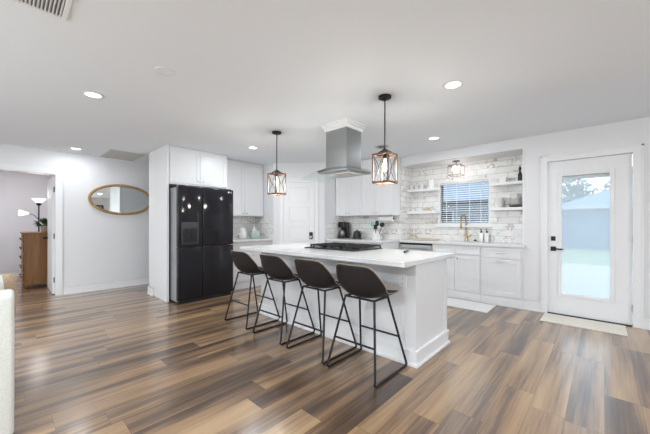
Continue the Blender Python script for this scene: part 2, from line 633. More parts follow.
# rear of the room, behind the camera, with two windows added for fill
w = MB()
w.box(-3.3, -0.5, -4.3, -4.18, 0, H)
w.box(2.5, XD, -4.3, -4.18, 0, H)
w.box(-0.5, 2.5, -4.3, -4.18, 0, 0.35)
w.box(-0.5, 2.5, -4.3, -4.18, 2.25, H)
struct(w, 'wall_back', 'wall')
w = MB()
w.box(-3.3, -3.18, -4.18, 1.4, 0, H)
w.box(-3.3, -3.18, 4.4, YM, 0, H)
w.box(-3.3, -3.18, 1.4, 4.4, 0, 0.35)
w.box(-3.3, -3.18, 1.4, 4.4, 2.25, H)
struct(w, 'wall_left', 'wall')
def added_window(name, c0, c1, plane, axis):  # windows out of view, added to go with the fill lights
    fr = MB()
    def bx(m, a0, a1, z0, z1, d=0.03):
        if axis == 'x': m.box(a0, a1, plane-d, plane+d, z0, z1)
        else: m.box(plane-d, plane+d, a0, a1, z0, z1)
    for q in range(4):
        u = c0+(c1-c0)*q/3
        bx(fr, max(c0, u-0.03), min(c1, u+0.03), 0.35, 2.25)
    bx(fr, c0, c1, 0.351, 0.41, 0.028); bx(fr, c0, c1, 2.19, 2.249, 0.028)
    o = struct(fr, name, 'trim')
    gm = MB(); bx(gm, c0, c1, 0.36, 2.24, 0.003)
    gm.build('pane', 'glass', o)
added_window('window_added_2', -0.5, 2.5, -4.24, 'x')
added_window('window_added_3', 1.4, 4.4, -3.24, 'y')
# bedroom seen through the doorway
w = MB()
w.box(-3.0, 0.80, 9.97, 10.1, 0, H)
struct(w, 'wall_bedroom_back', 'bedroom')
struct(MB().box(0.80, 0.92, YM+0.12, 10.1, 0, H), 'wall_bedroom_right', 'bedroom')
struct(MB().box(-3.12, -3.0, YM+0.12, 10.1, 0, H), 'wall_bedroom_left', 'bedroom')

# ------------------------------------------------------------------ trim
def baseboard(name, pieces):
    mb = MB()
    for (x0, x1, y0, y1) in pieces:
        mb.box(x0, x1, y0, y1, 0, 0.125, 0.004)
    struct(mb, name, 'trim')
def base_run(mb, p0, p1, n, h=0.13):
    # board + cap + shoe moulding along p0-p1; n = unit normal into the room
    d = (Vector(p1)-Vector(p0)).normalized()
    for (t, z0, z1) in ((0.014, 0, h), (0.02, h-0.012, h), (0.024, 0, 0.02)):
        x0, y0 = p0; x1, y1 = p1
        xs = sorted((x0, x1, x0+n[0]*t, x1+n[0]*t)); ys = sorted((y0, y1, y0+n[1]*t, y1+n[1]*t))
        mb.box(xs[0], xs[-1], ys[0], ys[-1], z0, z1, 0.002, 1)
m = MB(); base_run(m, (0.70, YM), (3.3, YM), (0, -1)); base_run(m, (-3.18, YM), (-0.40, YM), (0, -1)); struct(m, 'baseboard_mirror', 'trim')
m = MB(); base_run(m, (XD, 0.61), (XD, 0.83), (-1, 0)); base_run(m, (XD, -4.18), (XD, -0.345), (-1, 0)); struct(m, 'baseboard_right', 'trim')
m = MB(); base_run(m, (-3.0, 9.97), (0.80, 9.97), (0, -1)); base_run(m, (0.80, 6.9), (0.80, 9.95), (-1, 0)); struct(m, 'baseboard_bedroom', 'trim')
m = MB(); base_run(m, (1.725, YK+0.005), (1.725, 5.79), (-1, 0)); base_run(m, (1.725, 5.765), (3.3, 5.765), (0, 1)); struct(m, 'baseboard_kitchen', 'trim')
m = MB(); base_run(m, (-3.18, -4.18), (XD, -4.18), (0, 1)); struct(m, 'baseboard_back', 'trim')
m = MB(); base_run(m, (-3.18, -4.15), (-3.18, 6.72), (1, 0)); struct(m, 'baseboard_left', 'trim')
# corner trim on the end of the kitchen wall
m = MB(); m.box(1.725, 1.75, YK, 5.77, 0.13, H, 0.004); struct(m, 'trim_1', 'trim')
# doorway casing to the bedroom
m = MB()
m.box(0.60, 0.695, YM-0.02, YM, 0, 2.135, 0.004)
m.box(-0.405, -0.31, YM-0.02, YM, 0, 2.135, 0.004)
m.box(-0.31, 0.60, YM-0.02, YM, 2.045, 2.135, 0.004)
m.box(0.605, 0.625, YM-0.01, YM+0.13, 0, 2.045)
m.box(-0.32, -0.305, YM-0.01, YM+0.13, 0, 2.045)
m.box(-0.31, 0.61, YM-0.01, YM+0.13, 2.035, 2.055)
struct(m, 'trim_2', 'trim')
# patio door casing
m = MB()
m.box(XD-0.02, XD, 0.548, 0.62, 0, 2.135, 0.004)
m.box(XD-0.02, XD, -0.35, -0.262, 0, 2.135, 0.004)
m.box(XD-0.02, XD, -0.262, 0.548, 2.05, 2.135, 0.004)
m.box(XD-0.026, XD-0.02, 0.60, 0.62, 0, 2.135, 0.002)
m.box(XD-0.026, XD-0.02, -0.35, -0.33, 0, 2.135, 0.002)
m.box(XD-0.026, XD-0.02, -0.35, 0.62, 2.115, 2.135, 0.002)
struct(m, 'trim_3', 'trim')
# white bullnose strip on the outer corner of the sink alcove
m = MB(); m.box(XD-0.006, XD+0.03, 0.815, 0.836, 0.92, 2.29, 0.003); struct(m, 'trim_4', 'trim')

# ------------------------------------------------------------------ tiled wall areas
struct(MB().box(5.492, 5.50, 0.83, 1.36, 0.915, 2.286).box(5.492, 5.50, 2.235, 2.76, 0.915, 2.286).box(5.492, 5.50, 1.36, 2.235, 0.915, 1.185).box(5.492, 5.50, 1.36, 2.235, 1.985, 2.286), 'wall_alcove_tile', 'tile')
struct(MB().box(5.04, 5.492, 2.752, 2.76, 0.915, 2.286).box(5.07, 5.492, 0.83, 0.838, 0.915, 2.286), 'wall_alcove_side_tile', 'tile')
struct(MB().box(5.032, 5.04, 2.76, 4.08, 0.915, 1.385), 'wall_counter_tile', 'tile')
struct(MB().prism([(5.04, 0.915), (5.04, 1.385), (4.71, 1.37), (4.40, 1.13), (4.40, 0.915)], 'y', 4.072, 4.08), 'wall_pantry_side_tile', 'tile')
struct(MB().box(2.74, 3.71, YK-0.008, YK, 0.915, 1.37), 'wall_fridge_side_tile', 'tile')
struct(MB().prism([(YK, 0.915), (YK, 1.37), (5.19, 1.36), (4.875, 1.13), (4.875, 0.915)], 'x', 3.702, 3.71), 'wall_pantry_return_tile', 'tile')

# ------------------------------------------------------------------ patio door (door_1)
dy0, dy1 = -0.255, 0.545
X0, X1 = 5.055, 5.10
gy0, gy1, gz0, gz1 = -0.075, 0.405, 0.285, 1.85
m = MB()
m.box(X0, X1, dy0, gy0, 0.015, 2.045)
m.box(X0, X1, gy1, dy1, 0.015, 2.045)
m.box(X0, X1, gy0, gy1, 0.015, gz0)
m.box(X0, X1, gy0, gy1, gz1, 2.045)
door = struct(m, 'door_1', 'trim')
m = MB()
for (a0, a1, b0, b1) in ((gy0-0.035, gy0+0.008, gz0-0.035, gz1+0.035), (gy1-0.008, gy1+0.035, gz0-0.035, gz1+0.035)):
    m.box(X0-0.014, X0+0.01, a0, a1, b0, b1, 0.005)
m.box(X0-0.0135, X0+0.01, gy0+0.007, gy1-0.007, gz0-0.0345, gz0+0.008, 0.005)
m.box(X0-0.0135, X0+0.01, gy0+0.007, gy1-0.007, gz1-0.008, gz1+0.0345, 0.005)
m.build('glass_frame', 'trim', door)
MB().box(5.075, 5.081, gy0, gy1, gz0, gz1).build('glass_pane', 'doorglass', door)
MB().box(5.083, 5.095, gy0+0.01, gy1-0.01, gz1-0.055, gz1-0.005).build('raised_blind', 'blind', door)
m = MB(); m.box(X0-0.012, X0, 0.462, 0.512, 0.985, 1.045, 0.006)
m.lathe([(0.014, 0), (0.014, -0.02), (0, -0.02)], (X0-0.012, 0.487, 1.015), 14, 'x')
m.build('deadbolt', 'black', door)
m = MB(); m.box(X0-0.012, X0, 0.458, 0.516, 0.848, 0.908, 0.006)
m.tube([(X0-0.01, 0.487, 0.878), (X0-0.05, 0.487, 0.878)], 0.011, 12)
m.tube([(X0-0.05, 0.492, 0.878), (X0-0.052, 0.44, 0.878), (X0-0.05, 0.375, 0.876)], 0.009, 12)
m.build('door_lever', 'black', door, 40)
for zz in (0.22, 1.03, 1.84):
    MB().tube([(XD-0.012, -0.259, zz-0.045), (XD-0.012, -0.259, zz+0.045)], 0.008, 10).build('hinge', 'nickel', door)
MB().box(XD-0.005, 5.19, dy0, dy1, 0, 0.014).build('threshold', 'black', door)

# ------------------------------------------------------------------ pantry door (door_2) on the diagonal wall
L = (PB-PA).length
du = (PB-PA).normalized()
# local u runs along the diagonal from A to B, local v points into the room
nv = Vector((du.y, -du.x))
if nv.dot(Vector((-1, -1))) < 0: nv = -nv
MD = Matrix(((du.x, nv.x, 0, PA.x), (du.y, nv.y, 0, PA.y), (0, 0, 1, 0), (0, 0, 0, 1)))
def dmb():
    q = MB(); q.M = MD; return q
u0, u1 = 0.215, 0.825
m = dmb()
m.box(u0, u1, 0.0005, 0.012, 0.012, 2.035)
for k in range(5):
    z0 = 0.12+k*0.382
    pa, pb = u0+0.10, u1-0.10
    m.box(pa, pb, 0.012, 0.026, z0, z0+0.014, 0.003); m.box(pa, pb, 0.012, 0.026, z0+0.288, z0+0.302, 0.003)
    m.box(pa, pa+0.012, 0.012, 0.0255, z0+0.0135, z0+0.2885, 0.003); m.box(pb-0.012, pb, 0.012, 0.0255, z0+0.0135, z0+0.2885, 0.003)
    m.box(pa+0.03, pb-0.03, 0.010, 0.017, z0+0.04, z0+0.26, 0.003)
d2 = struct(m, 'door_2', 'trim')
m = dmb(); m.box(u1-0.10, u1-0.03, 0.012, 0.03, 0.905, 1.045, 0.008); m.build('keypad_lock', 'black', d2)
m = dmb(); m.lathe([(0.012, 0.03), (0.012, 0.05), (0.027, 0.058), (0.03, 0.072), (0.02, 0.085), (0, 0.087)], (u1-0.065, 0, 0.95), 18, 'y'); m.build('door_knob', 'nickel', d2, 40)
m = dmb()
m.box(u0-0.085, u0-0.006, 0.0, 0.022, 0, 2.125, 0.004); m.box(u1+0.006, u1+0.085, 0.0, 0.022, 0, 2.125, 0.004); m.box(u0-0.006, u1+0.006, 0.0, 0.022, 2.043, 2.125, 0.004)
struct(m, 'trim_5', 'trim')

# bedroom door, standing open (door_3)
m = MB(); m.box(0.575, 0.61, 6.885, 7.70, 0.012, 2.03, 0.003)
for k in range(2):
    for (a, b) in ((6.98, 7.26), (7.33, 7.61)):
        m.box(0.569, 0.575, a, b, (0.2, 1.05)[k], (0.95, 1.9)[k], 0.003)
d3 = struct(m, 'door_3', 'trim')
m = MB(); m.lathe([(0.026, 0), (0.026, -0.006), (0.011, -0.01), (0.011, -0.035), (0.026, -0.045), (0.028, -0.06), (0, -0.068)], (0.575, 7.64, 0.95), 16, 'x'); m.build('door_knob', 'black', d3, 40)
for zz in (0.25, 1.0, 1.8):
    MB().tube([(0.598, 6.88, zz-0.045), (0.598, 6.88, zz+0.045)], 0.008, 10).build('hinge', 'black', d3)

# ------------------------------------------------------------------ kitchen window (window_1)
m = MB()
wy0, wy1, wz0, wz1 = 1.36, 2.235, 1.185, 1.985
for (a0, a1, b0, b1) in ((wy0, wy0+0.03, wz0, wz1), (wy1-0.03, wy1, wz0, wz1), (wy0+0.03, wy1-0.03, wz0, wz0+0.03), (wy0+0.03, wy1-0.03, wz1-0.03, wz1)):
    m.box(5.488, 5.621, a0, a1, b0, b1)
win = struct(m, 'window_1', 'trim')
m = MB()
for (a0, a1, b0, b1) in ((wy0+0.03, wy0+0.055, wz0+0.03, wz1-0.03), (wy1-0.055, wy1-0.03, wz0+0.03, wz1-0.03), (wy0+0.055, wy1-0.055, 1.570, 1.612), (wy0+0.055, wy1-0.055, wz0+0.03, wz0+0.055), (wy0+0.055, wy1-0.055, wz1-0.055, wz1-0.03), (wy0+0.055, wy1-0.055, 1.405, 1.42)):
    m.box(5.575, 5.605, a0, a1, b0, b1)
m.build('sash', 'window_dark', win)
MB().box(5.588, 5.592, wy0+0.03, wy1-0.03, wz0+0.03, wz1-0.03).build('pane', 'glass', win)
MB().box(5.44, 5.505, wy0-0.03, wy1+0.03, wz0-0.032, wz0, 0.004).build('window_sill', 'trim', win)
bl = thing('window_blind', 'white horizontal slat blind hanging in the window above the sink', 'blind', (5.53, (wy0+wy1)/2, wz1))
MB().box(5.505, 5.555, wy0+0.032, wy1-0.032, wz1-0.062, wz1-0.031, 0.003).build('head_rail', 'blind', bl)
m = MB()
ns = 18
for k in range(ns):
    zc = wz0+0.062+k*(wz1-0.085-wz0-0.062)/(ns-1)
    y0_, y1_ = wy0+0.036, wy1-0.036
    a = math.radians(14)
    q = 0.019
    m.prism([(5.53-q*math.cos(a), zc-q*math.sin(a)), (5.53+q*math.cos(a), zc+q*math.sin(a)), (5.53+q*math.cos(a), zc+q*math.sin(a)+0.0045), (5.53-q*math.cos(a), zc-q*math.sin(a)+0.0045)], 'y', y0_, y1_)
m.build('slats', 'blind', bl)
m = MB()
for yy in (wy0+0.15, wy0+0.33, wy1-0.33, wy1-0.15):
    m.box(5.508, 5.5105, yy-0.005, yy+0.005, wz0+0.05, wz1-0.07)
m.build('ladder_tapes', 'blind', bl)
MB().box(5.51, 5.55, wy0+0.036, wy1-0.036, wz0+0.031, wz0+0.047, 0.003).build('bottom_rail', 'blind', bl)

# ------------------------------------------------------------------ exterior
struct(MB().box(5.19, 12.6, -9.0, 9.0, -0.16, -0.09), 'ground_patio', 'concrete')
struct(MB().box(5.19, 70, -50, 50, -0.30, -0.165), 'ground', 'grass')
hs = thing('neighbour_house', 'blue grey siding house with hip roof seen through the patio door', 'house', (26.0, -5.0, -0.165))
HX = 22.0
MB().box(HX, HX+9, -12.0, 1.8, -0.165, 2.2).build('siding_wall', 'siding', hs)
m = MB()   # hip roof
rv = [m.b.verts.new(q) for q in ((HX-0.4, 2.2, 2.15), (HX-0.4, -12.4, 2.15), (HX+9.4, -12.4, 2.15), (HX+9.4, 2.2, 2.15), (HX+4.5, -2.7, 4.3), (HX+4.5, -7.5, 4.3))]
for q in ((0, 1, 5, 4), (1, 2, 5), (2, 3, 4, 5), (3, 0, 4), (0, 3, 2, 1)):
    m.b.faces.new([rv[i] for i in q])
m.build('roof', 'roof', hs)
MB().box(HX-0.46, HX-0.4, -12.4, 2.2, 2.02, 2.2).build('fascia', 'fascia', hs)
hs2 = thing('neighbour_house', 'low blue grey house seen through the kitchen window blind', 'house', (22.0, 9.0, -0.165))
MB().box(18.0, 26, 4.6, 14.0, -0.165, 2.6).build('siding_wall', 'siding', hs2)
MB().prism([(17.5, 2.5), (22, 4.4), (26.5, 2.5)], 'y', 4.2, 14.4).build('roof', 'roof', hs2)
f = MB().box(17.96, 18.02, 6.4, 7.6, 0.9, 2.0).build('window', 'fascia', hs2)
MB().box(17.955, 17.965, 6.48, 7.52, 0.98, 1.92).build('pane', 'window_dark', f)
fe = thing('board_fence', 'grey blue board fence across the back of the lawn', 'fence', (24.0, 3.2, -0.165))
MB().box(24.0, 24.06, 1.85, 4.5, -0.165, 1.75).build('boards', 'siding', fe)
def tree(loc, hgt, rad, label):
    rr = random.Random(int(loc[1]*10))
    t = thing('tree', label, 'tree', loc, 'trees behind the neighbouring house')
    x, y, z = loc
    MB().tube([(x, y, z), (x+0.1, y, z+hgt*0.5), (x, y+0.1, z+hgt*0.8)], [0.22, 0.15, 0.05], 8).build('trunk', 'bark', t)
    m = MB()
    for k in range(420):
        u = Vector((rr.gauss(0, 1), rr.gauss(0, 1), rr.gauss(0, 1))).normalized()*rad*rr.uniform(0.35, 1.0)
        c = Vector((x, y, z+hgt*0.72))+Vector((u.x, u.y, u.z*0.8))
        a = Vector((rr.gauss(0, 1), rr.gauss(0, 1), rr.gauss(0, 1))).normalized()
        b = a.orthogonal().normalized()
        s_ = rr.uniform(0.16, 0.36)
        vs = [m.b.verts.new(c+a*s_), m.b.verts.new(c+b*s_*0.6), m.b.verts.new(c-a*s_), m.b.verts.new(c-b*s_*0.6)]
        m.b.faces.new(vs)
    m.build('foliage', 'tree', t)
tree((33.5, -1.6, -0.165), 5.6, 1.7, 'bare topped tree rising above the roof near the patio door hinges')
tree((35.0, 2.2, -0.165), 5.4, 2.0, 'wide grey green tree above the roof nearer the patio door lock')
tree((34.0, 13.0, -0.165), 5.2, 2.0, 'grey green tree seen high through the kitchen window blind')

# ------------------------------------------------------------------ cabinets: fridge surround
c = thing('fridge_cabinet', 'tall white cabinet surround over and beside the black fridge', 'cabinet', (2.23, 4.92, 0))
CF = 4.94
MB().box(1.725, 1.75, CF-0.02, YK-0.001, 0, H-0.002, 0.002).box(1.720, 1.725, CF-0.02, CF+0.04, 0, H-0.002).build('side_panel', 'cab', c)
MB().box(2.715, 2.738, CF-0.02, YK-0.01, 0, 1.85).build('side_panel', 'cab', c)
MB().box(1.75, 2.738, CF, YK-0.001, 1.84, H-0.002).build('body', 'cab', c)
for (a, b, k) in ((1.762, 2.243, 2.20), (2.243, 2.726, 2.286)):
    d = shaker('-y', a, b, 1.86, 2.425, CF, 0.065).build('door', 'cab', c)
    knob('-y', k, 1.915, CF-0.02, d)

# fridge
f = thing('refrigerator', 'black four door refrigerator with water dispenser', 'refrigerator', (2.23, 4.63, 0))
FX0, FX1, FY = 1.775, 2.685, 4.63
fm = 2.15
MB().box(FX0+0.005, FX1-0.005, FY+0.085, 5.42, 0.03, 1.77, 0.004).build('body', 'fridge_side', f)
fz = 0.86
def fdoor(a, b, z0, z1):
    return MB().box(a, b, FY, FY+0.075, z0, z1, 0.010, 3).build('door', 'fridge', f, 40)
dl = fdoor(FX0, fm-0.003, fz+0.004, 1.785)
dr = fdoor(fm+0.003, FX1, fz+0.004, 1.785)
bl_ = fdoor(FX0, fm-0.003, 0.06, fz-0.004)
br_ = fdoor(fm+0.003, FX1, 0.06, fz-0.004)
MB().box(FX0+0.02, FX1-0.02, FY+0.03, FY+0.08, 0.002, 0.058).build('kick_grille', 'blackplastic', f)
for xx in (FX0+0.08, FX1-0.08):
    MB().box(xx-0.05, xx+0.05, FY+0.02, FY+0.14, 1.772, 1.80, 0.006).build('hinge_cover', 'blackplastic', f)
dp = MB()
# dispenser frame around a recessed bay
dx0, dx1, dz0, dz1 = 1.822, 2.082, 0.895, 1.235
dp.box(dx0, dx0+0.022, FY-0.008, FY, dz0, dz1, 0.003); dp.box(dx1-0.022, dx1, FY-0.008, FY, dz0, dz1, 0.003)
dp.box(dx0+0.022, dx1-0.022, FY-0.0078, FY, dz0, dz0+0.025, 0.003)
dp.box(dx0+0.002, dx1-0.002, FY-0.010, FY, dz1-0.10, dz1+0.002, 0.003)
dsp = dp.build('dispenser', 'fridge_trim', dl)
MB().box(dx0+0.022, dx1-0.022, FY-0.002, FY-0.0005, dz0+0.025, dz1-0.10).box(dx0+0.022, dx1-0.022, FY-0.03, FY-0.0005, dz0+0.02, dz0+0.03).build('dispenser_bay', 'blackplastic', dl)
MB().box(1.895, 1.925, FY-0.02, FY-0.002, dz0+0.10, dz1-0.09, 0.004).box(1.97, 2.0, FY-0.02, FY-0.002, dz0+0.10, dz1-0.09, 0.004).build('paddle', 'blackplastic', dl)
def text(s_, size, name, mat, parent, loc, rot, ext=0.001):
    cu = bpy.data.curves.new(name, 'FONT')
    cu.body = s_
    cu.size = size
    cu.extrude = ext
    cu.align_x = 'CENTER'; cu.align_y = 'CENTER'
    tmp = bpy.data.objects.new('tmp', cu)
    COL.objects.link(tmp)
    dg = bpy.context.evaluated_depsgraph_get()
    me = bpy.data.meshes.new_from_object(tmp.evaluated_get(dg))
    bpy.data.objects.remove(tmp)
    o = bpy.data.objects.new(name, me)
    COL.objects.link(o)
    me.materials.append(M[mat])
    if parent:
        o.parent = parent
        p = parent; off = Vector((0, 0, 0))
        while p is not None:
            off += p.location; p = p.parent
        o.location = Vector(loc)-off
    else:
        o.location = loc
    o.rotation_euler = rot
    return o
lg = text('LG', 0.036, 'logo', 'whiteplastic', dr, (2.632, FY-0.002, 1.742), (PI/2, 0, 0))
m = MB(); m.lathe([(0.013, 0), (0.013, -0.002), (0, -0.002)], (2.594, FY, 1.742), 18, 'y'); m.build('logo_disc', 'whiteplastic', dr)

# ------------------------------------------------------------------ left kitchen run (between fridge and pantry)
c = thing('wall_cabinet', 'white double door wall cabinet between fridge and pantry', 'cabinet', (3.22, 5.2, 1.36))
MB().box(2.742, 3.708, 5.21, YK-0.001, 1.365, H-0.002).build('body', 'cab', c)
for (a, b, k) in ((2.745, 3.257, 3.215), (3.257, 3.70, 3.30)):
    d = shaker('-y', a, b, 1.37, 2.425, 5.21, 0.06).build('door', 'cab', c)
    knob('-y', k, 1.42, 5.19, d)
c = thing('base_cabinet', 'white base cabinet between fridge and pantry', 'cabinet', (3.22, 4.92, 0))
MB().box(2.742, 3.704, 4.935, YK-0.001, 0.0, 0.874).build('body', 'cab', c)
for (a, b) in ((2.745, 3.225), (3.225, 3.70)):
    d = shaker('-y', a, b, 0.68, 0.86, 4.935, 0.045).build('drawer', 'cab', c)
    barpull('-y', (a+b)/2-0.07, (a+b)/2+0.07, 0.77, 4.915, d)
    d = shaker('-y', a, b, 0.13, 0.675, 4.935).build('door', 'cab', c)
    knob('-y', b-0.04 if a < 3 else a+0.04, 0.62, 4.915, d)
MB().box(2.742, 3.700, 4.925, 4.935, 0, 0.11).build('toe_kick', 'trim', c)
one(MB().box(2.741, 3.701, 4.88, YK-0.009, 0.875, 0.915, 0.003), 'countertop', 'quartz', 'short white quartz countertop between fridge and pantry', 'countertop')

# ------------------------------------------------------------------ right kitchen run (under the wall cabinets by the pantry)
for (a, b, lab) in ((3.42, 4.07, 'white double door wall cabinet next to the pantry wall'), (2.762, 3.42, 'white double door wall cabinet next to the sink alcove shelves')):
    c = thing('wall_cabinet', lab, 'cabinet', (4.9, (a+b)/2, 1.37), 'wall cabinets over the coffee counter')
    MB().box(4.73, 5.031, a, b, 1.37, H-0.002).build('body', 'cab', c)
    mid = (a+b)/2
    for (p, q, k) in ((a, mid, mid-0.04), (mid, b, mid+0.04)):
        d = shaker('-x', p, q, 1.375, 2.425, 4.73, 0.06).build('door', 'cab', c)
        knob('-x', k, 1.425, 4.71, d)
for (a, b, lab) in ((3.42, 4.07, 'white base cabinet under the coffee counter by the pantry'), (2.765, 3.42, 'white base cabinet under the coffee counter by the dishwasher')):
    c = thing('base_cabinet', lab, 'cabinet', (4.7, (a+b)/2, 0), 'base cabinets of the coffee counter')
    MB().box(4.44, 5.031, a, b, 0, 0.874).build('body', 'cab', c)
    mid = (a+b)/2
    for (p, q, k) in ((a, mid, mid-0.04), (mid, b, mid+0.04)):
        d = shaker('-x', p, q, 0.13, 0.675, 4.44).build('door', 'cab', c)
        knob('-x', k, 0.62, 4.42, d)
    d = shaker('-x', a, b, 0.68, 0.86, 4.44, 0.045).build('drawer', 'cab', c)
    barpull('-x', mid-0.07, mid+0.07, 0.77, 4.42, d)
one(MB().box(4.395, 5.031, 2.757, 4.071, 0.875, 0.915, 0.003), 'countertop', 'quartz', 'white quartz countertop under the wall cabinets by the pantry', 'countertop')

# ------------------------------------------------------------------ sink run
SX = 5.02
c = thing('base_cabinet', 'white sink base cabinet with two doors below the window', 'cabinet', (5.25, 1.76, 0), 'sink run cabinets')
# open-topped box, so that the basin hangs free inside
m = MB()
m.box(SX, SX+0.018, 1.382, 2.138, 0, 0.874); m.box(5.47, 5.49, 1.382, 2.138, 0, 0.874)
m.box(SX+0.018, 5.47, 1.382, 1.40, 0, 0.874); m.box(SX+0.018, 5.47, 2.12, 2.138, 0, 0.874); m.box(SX+0.018, 5.47, 1.40, 2.12, 0.10, 0.12)
m.build('body', 'cab', c)
for (a, b, k) in ((1.385, 1.765, 1.72), (1.765, 2.136, 1.81)):
    shaker('-x', a, b, 0.72, 0.862, SX, 0.04).build('false_drawer_front', 'cab', c)
    d = shaker('-x', a, b, 0.14, 0.712, SX).build('door', 'cab', c)
    knob('-x', k, 0.66, SX-0.02, d)
MB().box(SX-0.012, SX, 1.382, 2.138, 0, 0.115, 0.002).build('toe_kick', 'trim', c)
c = thing('base_cabinet', 'white base cabinet with drawer at the patio door end', 'cabinet', (5.25, 1.1, 0), 'sink run cabinets')
MB().box(SX, XD-0.001, 0.822, 0.842, 0, 0.874).box(SX, 5.49, 0.842, 1.380, 0, 0.874).build('body', 'cab', c)
d = shaker('-x', 0.845, 1.345, 0.70, 0.862, SX, 0.045).build('drawer', 'cab', c)
barpull('-x', 1.03, 1.16, 0.78, SX-0.02, d)
d = shaker('-x', 0.845, 1.345, 0.14, 0.69, SX).build('door', 'cab', c)
barpull('-x', 1.03, 1.16, 0.665, SX-0.02, d)
MB().box(SX-0.012, SX, 0.822, 1.380, 0, 0.115, 0.002).build('toe_kick', 'trim', c)
m = MB()   # one slab with a sink cut-out
m.box(4.975, 5.038, 0.80, 0.839, 0.875, 0.915); m.box(4.975, 5.13, 0.839, 2.751, 0.875, 0.915); m.box(5.13, 5.42, 2.03, 2.751, 0.875, 0.915); m.box(5.13, 5.42, 0.839, 1.49, 0.875, 0.915); m.box(5.42, 5.491, 0.839, 2.751, 0.875, 0.915)
one(m, 'countertop', 'quartz', 'white quartz countertop around the sink below the window', 'countertop')
m = MB()
m.box(5.12, 5.43, 1.48, 2.04, 0.66, 0.672); m.box(5.12, 5.132, 1.48, 2.04, 0.672, 0.874); m.box(5.418, 5.43, 1.48, 2.04, 0.672, 0.874)
m.box(5.132, 5.418, 1.48, 1.492, 0.672, 0.874); m.box(5.132, 5.418, 2.028, 2.04, 0.672, 0.874)
one(m, 'sink', 'white', 'white undermount sink basin in the counter below the window', 'sink')
# dishwasher
c = thing('dishwasher', 'stainless dishwasher with dark control strip left of the sink cabinet', 'dishwasher', (5.25, 2.45, 0))
MB().box(SX, 5.48, 2.145, 2.745, 0.02, 0.868).build('body', 'steel_dark', c)
MB().box(SX-0.025, SX, 2.148, 2.742, 0.11, 0.835, 0.004).build('door', 'steel_light', c)
MB().box(SX-0.025, SX, 2.148, 2.742, 0.838, 0.870, 0.004).build('control_panel', 'blackplastic', c)
m = MB(); m.tube([(SX-0.06, 2.20, 0.775), (SX-0.06, 2.69, 0.775)], 0.010, 10); m.tube([(SX-0.025, 2.23, 0.775), (SX-0.06, 2.23, 0.775)], 0.007, 8); m.tube([(SX-0.025, 2.66, 0.775), (SX-0.06, 2.66, 0.775)], 0.007, 8)
m.build('handle', 'steel', c, 40)

# open shelves
sh = []
for (y0, y1, zt, lab) in ((2.19, 2.751, 1.862, 'white upper shelf left of the window holding white cups'),
                          (2.19, 2.751, 1.445, 'white lower shelf left of the window, nearly empty'),
                          (0.839, 1.32, 1.862, 'white upper shelf right of the window'),
                          (0.839, 1.32, 1.468, 'white lower shelf right of the window holding bowls and plates')):
    one(MB().box(5.28, 5.491, y0, y1, zt-0.045, zt, 0.003), 'shelf', 'trim', lab, 'shelf', 'open shelves beside the window')

# ------------------------------------------------------------------ island
isl = thing('kitchen_island', 'large white kitchen island with overhanging quartz top', 'island', (2.73, 2.28, 0))
IX0, IX1, IY0, IY1 = 2.385, 3.07, 1.165, 3.40
m = MB(); m.box(IX0, IX1, IY0, IY1, 0.0, 0.874)
m.box(IX0-0.004, IX0+0.04, IY0-0.006, IY0+0.01, 0.13, 0.874)
m.box(IX1-0.04, IX1+0.004, IY0-0.006, IY0+0.01, 0.13, 0.874)
m.build('body', 'cab', isl)
m = MB()
for (t, z0, z1) in ((0.016, 0.001, 0.130), (0.022, 0.115, 0.136), (0.032, 0.0005, 0.022)):
    m.box(IX0-t, IX1+t, IY0-t, IY1+t, z0, z1, 0.003)
m.build('base_moulding', 'trim', isl)
MB().box(2.09, 3.13, 1.11, 3.44, 0.876, 0.916, 0.004).build('countertop', 'quartz', isl)
for k in range(4):
    a = IY0+0.05+k*(IY1-IY0-0.1)/4; b = a+(IY1-IY0-0.1)/4
    m = MB()
    for q in (shaker('-x', a, b, 0.16, 0.85, 0, 0.06),):
        bmesh.ops.transform(q.b, matrix=Matrix(((-1, 0, 0, IX1), (0, 1, 0, 0), (0, 0, 1, 0), (0, 0, 0, 1))), verts=q.b.verts)
        q.build('door', 'cab', isl)
m = MB(); m.box(IX0-0.005, IX0, 1.245, 1.318, 0.655, 0.77, 0.003)
op = m.build('outlet_plate', 'whiteplastic', isl)
for zz in (0.69, 0.735):
    MB().box(IX0-0.0065, IX0-0.005, 1.274, 1.289, zz-0.010, zz+0.010, 0.0005).build('socket', 'grille', op)

# cooktop
ck = thing('cooktop', 'black gas cooktop with cast iron grates set in the island', 'cooktop', (2.80, 2.31, 0.916))
CX0, CX1, CY0, CY1 = 2.53, 3.085, 1.925, 2.695
MB().box(CX0, CX1, CY0, CY1, 0.9165, 0.928, 0.004).build('glass_top', 'blackplastic', ck)
for k in range(3):
    a = CY0+0.012+k*(CY1-CY0-0.024)/3; b = a+(CY1-CY0-0.024)/3-0.006
    m = MB()
    for (xx0, xx1, yy0, yy1) in ((CX0+0.085, CX1-0.015, a, a+0.014), (CX0+0.085, CX1-0.015, b-0.014, b), (CX0+0.085, CX0+0.099, a, b), (CX1-0.029, CX1-0.015, a, b), (CX0+0.28, CX0+0.292, a, b), (CX0+0.085, CX1-0.015, (a+b)/2-0.006, (a+b)/2+0.006)):
        m.box(xx0, xx1, yy0, yy1, 0.945, 0.962, 0.003)
    for xx in (CX0+0.092, CX1-0.022):
        for yy in (a+0.007, b-0.007):
            m.box(xx-0.007, xx+0.007, yy-0.007, yy+0.007, 0.928, 0.946)
    m.build('grate', 'iron', ck)
